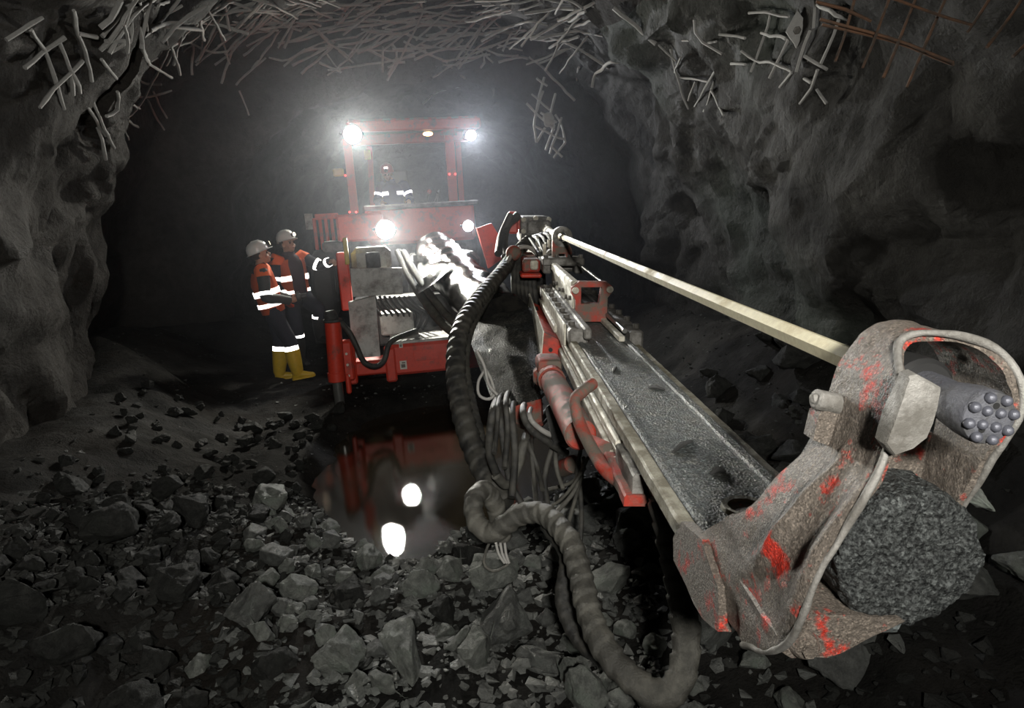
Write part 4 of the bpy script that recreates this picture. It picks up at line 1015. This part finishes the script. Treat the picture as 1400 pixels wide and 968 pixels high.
hose('side_hose', [P3(*q) for q in ((850, 612, 2.2), (865, 630, 2.12), (880, 655, 2.05), (900, 690, 1.98))], .016, M['hose'], rig, step=.03)

# ---- hoses
hose('hose_bundle', [P3(*q) for q in ((722, 330, 6.6), (704, 348, 6.2), (686, 372, 5.6), (664, 397, 5.1), (643, 425, 4.6), (628, 456, 4.25), (623, 505, 3.95), (632, 565, 3.65), (650, 620, 3.45), (668, 655, 3.3), (690, 690, 3.2))], .054, M['hose'], rig, 0.20, .09, 16)
hose('hose_bundle', [P3(*q) for q in ((714, 335, 6.7), (698, 356, 6.3), (684, 376, 5.8), (672, 398, 5.3), (655, 424, 4.8), (640, 455, 4.4), (634, 500, 4.1), (645, 560, 3.8), (664, 630, 3.5))], .036, M['hose'], rig, 0.10, .06, 12)
hose('hose_loop', [P3(*q) for q in ((688, 735, 3.05), (681, 712, 3.0), (677, 690, 2.95), (663, 670, 2.9), (648, 684, 2.82), (651, 713, 2.75), (671, 729, 2.7), (692, 716, 2.66), (716, 702, 2.62), (742, 702, 2.56), (764, 720, 2.46), (781, 745, 2.36), (792, 780, 2.26), (801, 820, 2.16), (814, 862, 2.06), (836, 900, 1.98), (864, 928, 1.92), (895, 948, 1.88), (922, 940, 1.88), (936, 905, 1.90), (938, 860, 1.92), (931, 810, 1.92), (921, 760, 1.90), (910, 705, 1.86), (906, 680, 1.86))], .038, M['hose_dusty'], rig, 0.20, .06, 16)
hose('hose_loop', [P3(*q) for q in ((748, 718, 2.62), (775, 760, 2.5), (770, 820, 2.4), (790, 870, 2.3), (830, 905, 2.2), (870, 940, 2.15), (905, 985, 2.1))], .030, M['hose'], rig, 0.10, .05, 12)
TH = [([(724, 564), (730, 579), (755, 595), (786, 592)], .013, 'wire'), ([(786, 582), (768, 588), (760, 612), (761, 641), (770, 669)], .011, 'hose_dusty'), ([(798, 595), (789, 640), (786, 670), (745, 718)], .011, 'hose_dusty'),
      ([(719, 598), (708, 640), (693, 663), (678, 650)], .022, 'hose_dusty'), ([(727, 601), (730, 655), (733, 690)], .012, 'hose'), ([(676, 555), (670, 590), (670, 623), (680, 650)], .020, 'hose'),
      ([(748, 670), (785, 657), (804, 626)], .009, 'hose_dusty'), ([(776, 720), (795, 650), (798, 626)], .010, 'hose_dusty'), ([(740, 700), (770, 680), (800, 640)], .008, 'hose_dusty'), ([(700, 560), (704, 620), (700, 680)], .018, 'hose'),
      ([(684, 560), (690, 620), (698, 660), (720, 700)], .016, 'hose'), ([(722, 600), (735, 640), (742, 670)], .012, 'hose'), ([(760, 600), (745, 650), (750, 700)], .014, 'hose'), ([(715, 560), (724, 585), (750, 605), (775, 620)], .018, 'hose'),
      ([(692, 545), (694, 590), (690, 640)], .014, 'hose'), ([(682, 548), (680, 580), (676, 620)], .012, 'hose'), ([(790, 640), (795, 700), (792, 760)], .012, 'hose')]
for pts, r, mt_ in TH:
    n = len(pts); top_ = [P3(pts[0][0]+34, pts[0][1]-42, 5.2), P3(pts[0][0]+9, pts[0][1]-14, 4.3)] if pts[0][1] < 605 and pts[0][0] < 762 else []
    hose('thin_hose', top_+[P3(x, y, 3.3-.25*k/(n-1)) for k, (x, y) in enumerate(pts)], r, M[mt_], rig, step=.02, seg=10)
hose('wire_loop', [P3(x, y, 3.9) for x, y in ((662, 507), (654, 522), (655, 540), (668, 546), (676, 538), (672, 520), (664, 505))], .009, M['wire'], rig, step=.02, seg=8)
hose('wire_loop', [P3(x, y, 3.85) for x, y in ((652, 480), (662, 500), (668, 525), (680, 540))], .010, M['wire'], rig, step=.02, seg=8)
hose('wire_loop', [P3(x, y, 2.75) for x, y in ((672, 735), (664, 755), (662, 772), (675, 781), (690, 775), (698, 768))], .006, M['hose_dusty'], rig, step=.02, seg=8)
for k in range(3): hose('wire_loop', [P3(x, y, 2.72) for x, y in ((678+6*k, 742), (682+5*k, 758), (690+3*k, 770))], .006, M['wire'], rig, step=.02, seg=8)
hose('drill_hose', [FM @ Vector(q) for q in ((-.30, 7.3, .15), (-.42, 7.2, .05), (-.46, 7.0, -.12), (-.45, 6.7, -.25))], .045, M['hose'], rig, step=.04)
hose('drill_hose', [FM @ Vector(q) for q in ((-.38, 7.2, .16), (-.48, 7.1, -.05), (-.52, 6.8, -.22))], .04, M['hose'], rig, step=.04)
hose('drill_hose', [P3(*q) for q in ((740, 352, 6.2), (722, 338, 6.1), (704, 342, 6.0), (692, 362, 5.7))], .02, M['wire'], rig, step=.03)
for k in range(6):
    x = 706+5*k; hose('hanging_hose', [P3(x, 345+3*k, 6.0), P3(x-3, 375, 5.9), P3(x-2+k, 405+3*k, 5.8), P3(x+2, 425, 5.6)], .032, M['hose'], rig, step=.05, seg=9)
b = MB(); b.box((-.16, -.10, -.22), (.16, .10, .22), .03, Matrix.Translation(P3(722, 385, 6.1))); b.build('slew_block', M['black_wet'], rig)
b = MB(); b.ball(P3(702, 346, 5.9), .07, 3); b.build('slew_knob', M['red_dirty'], rig)
# ================================================================== people
def remesh_join(b, name, mat, parent, mx, voxel=0.0085):
    bmesh.ops.recalc_face_normals(b.bm, faces=b.bm.faces)
    me = bpy.data.meshes.new(name+'_raw'); b.bm.to_mesh(me); b.bm.free()
    o = bpy.data.objects.new(name+'_raw', me); COL.objects.link(o)
    md = o.modifiers.new('r', 'REMESH'); md.mode = 'VOXEL'; md.voxel_size = voxel; md.use_smooth_shade = True
    sm_ = o.modifiers.new('s', 'SMOOTH'); sm_.factor = 0.5; sm_.iterations = 3
    dg = bpy.context.evaluated_depsgraph_get(); ev = o.evaluated_get(dg)
    m2 = bpy.data.meshes.new_from_object(ev); bpy.data.objects.remove(o); bpy.data.meshes.remove(me)
    m2.transform(mx); m2.name = name; m2.materials.clear()
    c = Vector(mx.translation); m2.transform(Matrix.Translation(-c))
    return link(name, m2, mat, parent, loc=c)
def ellring(c, rx, ry, right, fwd, n=28, k=2.4, a0=0.0, a1=2*math.pi, full=True):
    out_ = []
    for i in range(n if full else n+1):
        a = a0+(a1-a0)*i/n; ca, sa = math.cos(a), math.sin(a)
        out_.append(c+right*(math.copysign(abs(ca)**(2/k), ca)*rx)+fwd*(math.copysign(abs(sa)**(2/k), sa)*ry))
    return out_
def person(label, mx, J, C, group=None):
    """J joints in body coordinates (x right, y forward, z up); C clothes"""
    V = {k: Vector(v) for k, v in J.items()}
    root = bpy.data.objects.new('person', None); COL.objects.link(root); root.matrix_world = mx
    loc, rot, sca = mx.decompose(); root.location = loc; root.rotation_euler = rot.to_euler(); root.scale = sca
    PW[root.name] = mx.copy(); tag(root, label, 'person', group)
    pel, che, nek, hed = V['pelvis'], V['chest'], V['neck'], V['head']
    hr = (V['hip_r']-V['hip_l']).normalized(); sr = (V['sho_r']-V['sho_l']).normalized()
    up = (che-pel).normalized(); fw = up.cross(sr).normalized()
    # --- head frame
    hf = V['look'].normalized(); hx = hf.cross(Vector((0, 0, 1))).normalized(); hu = hx.cross(hf).normalized()
    HM = Matrix.Identity(4)
    for i in range(3): HM[i][0] = hx[i]; HM[i][1] = hf[i]; HM[i][2] = hu[i]; HM[i][3] = hed[i]
    b = MB()
    def hb(c, r, sc=(1, 1, 1)):
        vs__ = b.ball((0, 0, 0), r, 3, sc)
        for v in vs__: v.co = HM @ (v.co+Vector(c))
    hb((0, -.012, .02), .095, (.80, 1.02, 1.08)); hb((0, .022, -.055), .07, (.80, .95, 1.0)); hb((0, .058, -.098), .026, (1, .9, .8))
    hb((0, .098, -.028), .017, (.75, 1.0, 1.25)); hb((0, .092, -.010), .012, (.6, .9, 1.6)); hb((0, .084, -.071), .020, (1.25, .5, .45)); hb((0, .078, .018), .03, (2.0, .5, .5))
    for s_ in (-1, 1):
        hb((s_*.079, -.008, -.022), .024, (.35, .75, 1.25)); hb((s_*.045, .062, -.045), .024, (1, .8, .9))
    b.tube([hed+HM.to_3x3() @ Vector((0, -.02, -.06)), nek, (nek+che)/2+Vector((0, 0, .03))], [.056, .06, .08], 14)
    # --- trunk
    b.loft([ellring(pel+Vector((0, 0, -.10)), .12, .09, hr, fw), ellring(pel, .155, .11, hr, fw), ellring(pel.lerp(che, .5), .14, .10, hr, fw), ellring(che, .165, .115, sr, fw), ellring(che.lerp(nek, .55), .15, .09, sr, fw), ellring(nek-up*.02, .06, .055, sr, fw)])
    for s_ in 'rl':
        b.tube([V['sho_'+s_], V['sho_'+s_].lerp(V['elb_'+s_], .5), V['elb_'+s_], V['elb_'+s_].lerp(V['wri_'+s_], .4), V['wri_'+s_]], [.058, .05, .041, .038, .027], 12)
        b.ball(V['sho_'+s_], .06, 2)
        b.tube([V['hip_'+s_], V['hip_'+s_].lerp(V['kne_'+s_], .5), V['kne_'+s_], V['kne_'+s_].lerp(V['ank_'+s_], .35), V['ank_'+s_]], [.088, .075, .055, .055, .038], 14)
        ank, toe = V['ank_'+s_], V['toe_'+s_]; fdir = (toe-ank).normalized()
        b.tube([ank+Vector((0, 0, -.03))-fdir*.05, ank.lerp(toe, .4)+Vector((0, 0, -.03)), toe], [(.035, .035), (.042, .032), (.03, .018)], 12)
        # hand: palm, four fingers of unequal length with a knuckle bend, thumb off the side of the palm
        wri = V['wri_'+s_]; hd = V['hand_'+s_].normalized(); pn = V['palm_'+s_]; pn = (pn-hd*pn.dot(hd)).normalized(); ac = hd.cross(pn).normalized()
        if (ac.dot(V['thumb_'+s_]) < 0): ac = -ac
        b.tube([wri-hd*.02, wri+hd*.02, wri+hd*.06, wri+hd*.088], [.026, .030, .036, .030], 10)
        for q, (o_, L) in enumerate(((.030, .070), (.010, .080), (-.010, .074), (-.029, .058))):
            base_ = wri+hd*.075+ac*o_; cu = V['curl'].x if 'curl' in V else .7
            k1 = base_+(hd*math.cos(cu*.5)+pn*math.sin(cu*.5))*L*.45; k2 = k1+(hd*math.cos(cu*1.2)+pn*math.sin(cu*1.2))*L*.33; k3 = k2+(hd*math.cos(cu*1.9)+pn*math.sin(cu*1.9))*L*.27
            b.tube([base_, k1, k2, k3], [.0105, .0098, .009, .0078], 8)
        t0 = wri+hd*.03+ac*.026; t1 = t0+(hd*.6+ac*.75+pn*.25).normalized()*.036; t2 = t1+(hd*.85+ac*.25+pn*.45).normalized()*.032
        b.tube([t0, t1, t2], [.0125, .0115, .009], 8)
    body = remesh_join(b, 'body', M['skin'], root, mx)
    # eyes, brows and mouth
    for s_ in (-1, 1):
        b = MB(mx); b.ball(HM @ Vector((s_*.031, .080, -.008)), .0115, 2); b.build('eye', M['glass_dark'], body)
        b = MB(mx); b.tube([HM @ Vector((s_*.016, .089, .010)), HM @ Vector((s_*.032, .087, .014)), HM @ Vector((s_*.048, .077, .009))], .0045, 6); b.build('eyebrow', M['hair'], body)
    b = MB(mx); b.tube([HM @ Vector((-.022, .088, -.071)), HM @ Vector((0, .0955, -.070)), HM @ Vector((.022, .088, -.071))], [.003, .005, .003], 6); b.build('mouth', plain_lip, body)
    b = MB(mx); vs__ = b.ball((0, 0, 0), .097, 3, (.84, 1.0, 1.08))
    for v in vs__:
        if v.co.y > .02 and v.co.z < .05: v.co.y = .02
        if v.co.z < -.06: v.co.z = -.06
        v.co = HM @ (v.co+Vector((0, -.016, .018)))
    b.build('hair', M['hair'], root, 60)
    # --- helmet
    b = MB(mx); n = 28; A = []
    for (z, r_) in ((-.012, 1.0), (.03, 1.0), (.065, .93), (.095, .78), (.115, .58), (.127, .32), (.131, .08)):
        A.append([HM @ Vector((math.cos(2*math.pi*k/n)*.112*r_, math.sin(2*math.pi*k/n)*.132*r_-.008, z+.045)) for k in range(n)])
    b.loft(A); brim = []
    for (e, z) in ((.0, .002), (.014, -.004), (.014, -.010), (-.004, -.006)):
        brim.append([HM @ Vector((math.cos(2*math.pi*k/n)*(.112+e*.7), math.sin(2*math.pi*k/n)*(.132+e)-.008+max(0, math.sin(2*math.pi*k/n))**3*(.035 if e > 0 else 0), z+.040)) for k in range(n)])
    brim.append(brim[0]); b.loft(brim, caps=False)
    for xx in (-.03, 0, .03):
        b.tube([HM @ Vector((xx, -.10, .13-.3*abs(xx))), HM @ Vector((xx, -.03, .178-.2*abs(xx))), HM @ Vector((xx, .05, .170-.2*abs(xx))), HM @ Vector((xx, .10, .125))], .007, 6)
    hel = b.build('helmet', M[C['helmet']], root, 50)
    b = MB(mx); b.cyl(HM @ Vector((0, .125, .085)), HM @ Vector((0, .160, .085)), .026, .032, 16, .004); b.box((-.018, .10, .062), (.018, .13, .10), .005, HM); hl = b.build('cap_lamp', M['black'], hel)
    b = MB(mx); b.cyl(HM @ Vector((0, .160, .085)), HM @ Vector((0, .163, .085)), .024, .022, 16); b.build('cap_lamp_lens', M[C.get('lens', 'headlamp')], hl)
    if C.get('helmet_tape'):
        b = MB(mx); b.box((-.03, .112, .105), (.03, .122, .135), .002, HM); b.build('reflective_patch', M['retro'], hel)
    # --- jacket
    def torso(off, t0, t1, n=10, a0=0, a1=2*math.pi, full=True):
        st = [(-.06, pel-up*.05, .165, .125, hr), (.0, pel, .175, .13, hr), (.35, pel.lerp(che, .45), .17, .128, hr.lerp(sr, .5)), (.65, che, .185, .135, sr), (.85, che.lerp(nek, .45), .185, .122, sr), (.95, che.lerp(nek, .75), .135, .095, sr), (1.0, nek, .072, .07, sr)]
        res = []
        for i in range(n+1):
            t = t0+(t1-t0)*i/n
            for A_, B_ in zip(st, st[1:]):
                if t <= B_[0]+1e-9:
                    f = max(0, (t-A_[0])/(B_[0]-A_[0])); c = A_[1].lerp(B_[1], f); r_ = A_[4].lerp(B_[4], f).normalized()
                    f2 = up.cross(r_).normalized(); f2 = f2 if f2.dot(fw) > 0 else -f2
                    res.append(ellring(c, A_[2]+(B_[2]-A_[2])*f+off, A_[3]+(B_[3]-A_[3])*f+off, r_, f2, 32, 2.3, a0, a1, full)); break
        return res
    b = MB(mx); b.loft(torso(0, -.06, 1.0, 16))
    b.roughen(.008, 9); jk = b.build('jacket', M[C['jacket']], root, 60)
    for s_ in 'rl':
        sh, el, wr = V['sho_'+s_], V['elb_'+s_], V['wri_'+s_]
        path = catmull([sh+(che-sh)*.25, sh, sh.lerp(el, .5), el, el.lerp(wr, .5), wr], 4); n = len(path)
        b = MB(mx); b.tube(path, [.086-.036*k/n for k in range(n)], 16); b.roughen(.007, 16); sl = b.build('sleeve', M[C.get('sleeve', C['jacket'])], jk, 60)
        if 'sleeve_tape' in C:
            t = C['sleeve_tape']; a_, c_ = el.lerp(sh, t+.10), el.lerp(sh, t-.04)
            b = MB(mx); b.tube([a_, c_], [.083, .080], 16, caps=False); b.build('sleeve_tape', M['retro'], jk, 60)
        if 'cuff_tape' in C:
            a_, c_ = wr.lerp(el, .35), wr.lerp(el, .15); b = MB(mx); b.tube([a_, c_], [.064, .060], 16, caps=False); b.build('sleeve_tape', M['retro'], jk, 60)
    b = MB(mx); b.tube([nek-up*.02, nek+up*.035], [.082, .075], 18, caps=False); b.build('collar', M[C.get('collar', C['jacket'])], jk, 60)
    # --- vest with tape
    if C.get('vest'):
        g = C.get('gap', 0.0); a0 = math.pi/2+g; a1 = math.pi/2+2*math.pi-g
        b = MB(mx); b.loft(torso(.018, C.get('hem', -.02), .93, 14, a0, a1, False), closed=False); bmesh.ops.solidify(b.bm, geom=b.bm.faces[:], thickness=.006); b.roughen(.006, 10)
        vest = b.build('vest', M['orange'], root, 60)
        for s_ in 'rl':
            sh = V['sho_'+s_]; b = MB(mx); b.tube([sh+(che-sh)*.45+up*.03, sh+up*.012, sh.lerp(V['elb_'+s_], .18)], [.085, .098, .094], 16, caps=False); b.build('vest_shoulder', M['orange'], vest, 60)
        for (t0, t1) in C['vest']:
            b = MB(mx); b.loft(torso(.030, t0, t1, 3, a0, a1, False), closed=False); bmesh.ops.solidify(b.bm, geom=b.bm.faces[:], thickness=.003); b.roughen(.006, 10); b.build('reflective_band', M['retro'], vest, 60)
    else:
        for (t0, t1, q0, q1) in C.get('bands', ()):
            b = MB(mx); b.loft(torso(.012, t0, t1, 3, q0, q1, False), closed=False); bmesh.ops.solidify(b.bm, geom=b.bm.faces[:], thickness=.003); b.build('reflective_band', M['retro'], jk, 60)
    # --- trousers and boots
    b = MB(mx); b.loft([ellring(pel+up*.03, .17, .125, hr, fw), ellring(pel-up*.04, .175, .13, hr, fw), ellring(pel-up*.13, .165, .12, hr, fw)])
    tr = b.build('trousers', M[C['trousers']], root, 60)
    for s_ in 'rl':
        hp, kn, an, toe = V['hip_'+s_], V['kne_'+s_], V['ank_'+s_], V['toe_'+s_]
        path = catmull([hp+Vector((0, 0, .06)), hp.lerp(kn, .5), kn, kn.lerp(an, .5), an.lerp(kn, .35)], 5); n = len(path)
        b = MB(mx); b.tube(path, [.105-.035*k/n for k in range(n)], 18); b.roughen(.008, 12); b.build('trouser_leg', M[C['trousers']], tr, 60)
        t0, t1 = C.get('leg_tape', (.30, .20)); b = MB(mx); b.tube([kn.lerp(an, t1), kn.lerp(an, t0)], [.090, .087], 18, caps=False); b.build('leg_tape', M['retro'], tr, 60)
        fdir = Vector((toe.x-an.x, toe.y-an.y, 0)).normalized(); sd = fdir.cross(Vector((0, 0, 1)))
        btop = an.lerp(kn, C.get('boot_h', .70)); b = MB(mx)
        b.tube([btop, an.lerp(kn, .35), an+Vector((0, 0, .02)), an+Vector((0, 0, -.03))], [.096, .090, .076, .062], 18)
        sole = an.z-.09
        A = []
        for f_, w_, h_ in ((-.075, .030, .05), (-.06, .044, .085), (0, .048, .12), (.07, .047, .095), (.13, .050, .07), (.175, .044, .055), (.20, .022, .04)):
            c_ = Vector((an.x, an.y, sole))+fdir*f_; A.append([c_+sd*(w_*math.cos(q))+Vector((0, 0, h_/2+h_/2*math.sin(q))) for q in [2*math.pi*k/16 for k in range(16)]])
        b.loft(A); bt = b.build('boot', M[C['boots']], root, 60)
        b = MB(mx); A = []
        for f_, w_ in ((-.08, .03), (-.06, .047), (0, .05), (.07, .048), (.13, .053), (.18, .045), (.205, .022)):
            c_ = Vector((an.x, an.y, sole))+fdir*f_; A.append([c_+sd*(w_*x_)+Vector((0, 0, z_)) for x_, z_ in ((-1, 0), (1, 0), (1, .022), (-1, .022))])
        b.loft(A); b.build('boot_sole', M[C['boots']], bt)
    for s_ in C.get('gloves', ''):
        wri = V['wri_'+s_]; hd = V['hand_'+s_].normalized(); b = MB(mx)
        pn = V['palm_'+s_]; pn = (pn-hd*pn.dot(hd)).normalized(); ac = hd.cross(pn).normalized()
        if ac.dot(V['thumb_'+s_]) < 0: ac = -ac
        b.tube([wri-hd*.04, wri+hd*.02, wri+hd*.06, wri+hd*.092], [.045, .042, .048, .040], 12)
        for o_, L in ((.034, .076), (.012, .086), (-.011, .08), (-.033, .064)):
            bs = wri+hd*.075+ac*o_; k1 = bs+(hd*.9+pn*.35)*L*.45; k2 = k1+(hd*.65+pn*.75)*L*.33; k3 = k2+(hd*.2+pn*.98)*L*.27; b.tube([bs, k1, k2, k3], [.0145, .014, .013, .0115], 8)
        t0 = wri+hd*.03+ac*.03; b.tube([t0, t0+(hd*.6+ac*.75+pn*.25)*.038, t0+(hd*1.2+ac*.9+pn*.6)*.042], [.017, .016, .013], 8)
        b.build('glove', M['glove'], root, 60)
    return root, V
plain_lip = plain('lip', (0.30, 0.12, 0.10), 0.6)
def stand_mx(px_, py_, yaw, s=1.0, tilt=0.0, z=None, lean=0.0):
    p = G(px_, py_, 0.05); zf = floor_z(p.x, p.y) if z is None else z
    return Matrix.Translation(Vector((p.x, p.y, zf))) @ Matrix.Rotation(tilt, 4, 'Y') @ Matrix.Rotation(yaw, 4, 'Z') @ Matrix.Rotation(lean, 4, 'X') @ Matrix.Scale(s, 4)
BASE = dict(pelvis=(0, 0, .93), chest=(0, 0, 1.25), neck=(0, .01, 1.46), head=(0, .035, 1.60), look=(0, 1, 0), hip_r=(.09, 0, .88), hip_l=(-.09, 0, .88),
            kne_r=(.10, .02, .49), kne_l=(-.10, .02, .49), ank_r=(.105, -.02, .09), ank_l=(-.105, -.02, .09), toe_r=(.125, .15, .03), toe_l=(-.125, .15, .03),
            sho_r=(.195, 0, 1.39), sho_l=(-.195, 0, 1.39), elb_r=(.25, -.03, 1.11), elb_l=(-.25, -.03, 1.11), wri_r=(.24, .10, .90), wri_l=(-.24, .10, .90),
            hand_r=(0, .4, -1), hand_l=(0, .4, -1), palm_r=(-1, 0, 0), palm_l=(1, 0, 0), thumb_r=(0, 1, 0), thumb_l=(0, 1, 0))
# worker nearer the camera: short orange vest, yellow boots, small camera in front of the waist
J = dict(BASE); J.update(look=(-.05, 1, .22), head=(0, .02, 1.60), chest=(0, -.03, 1.25), neck=(0, -.02, 1.46), elb_r=(.26, -.03, 1.10), wri_r=(.10, .22, .99), elb_l=(-.26, 0, 1.10), wri_l=(-.08, .24, .99), hand_r=(-.55, .8, -.1), hand_l=(.55, .8, -.1),
         palm_r=(-.6, -.5, .3), palm_l=(.6, -.5, .3), thumb_r=(0, .2, 1), thumb_l=(0, .2, 1), curl=(.95, 0, 0), ank_r=(.11, .10, .09), kne_r=(.10, .10, .49), toe_r=(.14, .28, .03), ank_l=(-.09, -.12, .09), kne_l=(-.09, -.02, .49), toe_l=(-.10, .06, .03))
mxA = stand_mx(398, 518, math.radians(-72), 1.02, -.03, None, 0.09)
pA, VA = person('person in white helmet, orange vest and yellow boots holding a small camera', mxA, J,
                dict(helmet='helmet_w', jacket='maroon', sleeve='grey_cloth', vest=((.08, .20), (.40, .52)), hem=-.06, trousers='navy', boots='boot_y', boot_h=.72, leg_tape=(.28, .14), sleeve_tape=.10))
e = mxA @ Vector((.0, .34, 1.0)); cmx = mxA @ Matrix.Translation(Vector((0, .335, 1.0)))
co = empty('camera', e); tag(co, 'small black photo camera held at the waist of the yellow-booted worker', 'camera')
b = MB(cmx); b.box((-.065, -.03, -.045), (.065, .03, .045), .01, seg=2); b.box((-.025, -.02, .04), (.025, .02, .068), .006); b.build('camera_body', M['black'], co)
b = MB(cmx); b.cyl((0, .03, 0), (0, .10, 0), .036, .034, 20, .004); b.build('camera_lens', M['black'], co)
b = MB(cmx); b.cyl((0, .10, 0), (0, .102, 0), .028, .026, 20); b.build('lens_glass', M['glass_dark'], co)
# worker behind, open vest, one foot up on the rig, hand on the side frame
J = dict(BASE); J.update(look=(-.25, 1, .12), elb_l=(-.34, .18, 1.25), wri_l=(-.36, .40, 1.30), hand_l=(.1, 1, -.1), palm_l=(0, 0, -1), thumb_l=(1, 0, 0), elb_r=(.27, .02, 1.10), wri_r=(.25, .17, .92), kne_l=(-.12, .28, .70), ank_l=(-.12, .20, .34), toe_l=(-.13, .40, .29), curl=(.8, 0, 0))
mxB = stand_mx(423, 498, math.radians(-132), 1.06, -.07)
pB, VB = person('person in white helmet with open orange vest and maroon shirt leaning towards the rig', mxB, J,
                dict(helmet='helmet_w', jacket='maroon', sleeve='navy', vest=((.42, .54), (.05, .15)), gap=.45, hem=-.02, trousers='navy', boots='boot_k', leg_tape=(.34, .22), sleeve_tape=.18, gloves='r', cuff_tape=1))
# operator seated under the canopy
op = RMX @ RP(541, 300, 4.75)
J = dict(BASE); J.update(head=(.075, .10, 1.585), neck=(.03, .04, 1.45), chest=(.01, .0, 1.25), look=(.10, 1, -.30), kne_r=(.14, .42, .86), kne_l=(-.14, .42, .86), ank_r=(.14, .46, .45), ank_l=(-.14, .46, .45), toe_r=(.15, .64, .38), toe_l=(-.15, .64, .38),
         elb_r=(.29, .05, 1.13), elb_l=(-.29, .05, 1.13), wri_r=(.20, .30, 1.10), wri_l=(-.24, .30, 1.10), hand_r=(0, 1, -.1), hand_l=(0, 1, -.1), palm_r=(0, 0, -1), palm_l=(0, 0, -1), thumb_r=(-1, 0, 0), thumb_l=(1, 0, 0))
z0_ = (RMX @ RP(540, 262, 4.75)).z - 1.28
mxC = Matrix.Translation(Vector((op.x, op.y, z0_))) @ Matrix.Rotation(YAW+math.pi, 4, 'Z')
person('person in red helmet and blue jacket with reflective strips seated under the rig canopy', mxC, J,
       dict(helmet='helmet_r', helmet_tape=1, lens='glass_dark', jacket='blue', trousers='navy', boots='boot_k', bands=((.60, .72, .35, 1.25), (.60, .72, math.pi-1.25, math.pi-.35)), sleeve_tape=.40))
# ------------------------------------------------------------------ drill dust hanging round the rig
mt = bpy.data.materials.new('dust_haze'); mt.use_nodes = True; nt = mt.node_tree
nt.nodes.remove(nt.nodes['Principled BSDF'])
vs_ = nt.nodes.new('ShaderNodeVolumeScatter'); vs_.inputs['Color'].default_value = (0.86, 0.90, 1.0, 1)
vs_.inputs['Density'].default_value = 0.008; vs_.inputs['Anisotropy'].default_value = 0.6
nt.links.new(vs_.outputs[0], nt.nodes['Material Output'].inputs['Volume'])
b = MB(); b.box((-5.6, 6.2, -0.05), (2.9, 24.0, 4.9)); hz = b.build('haze', mt, None, 0)
tag(hz, 'thin bluish dust haze hanging in the drift around the rig', 'haze', kind='stuff')
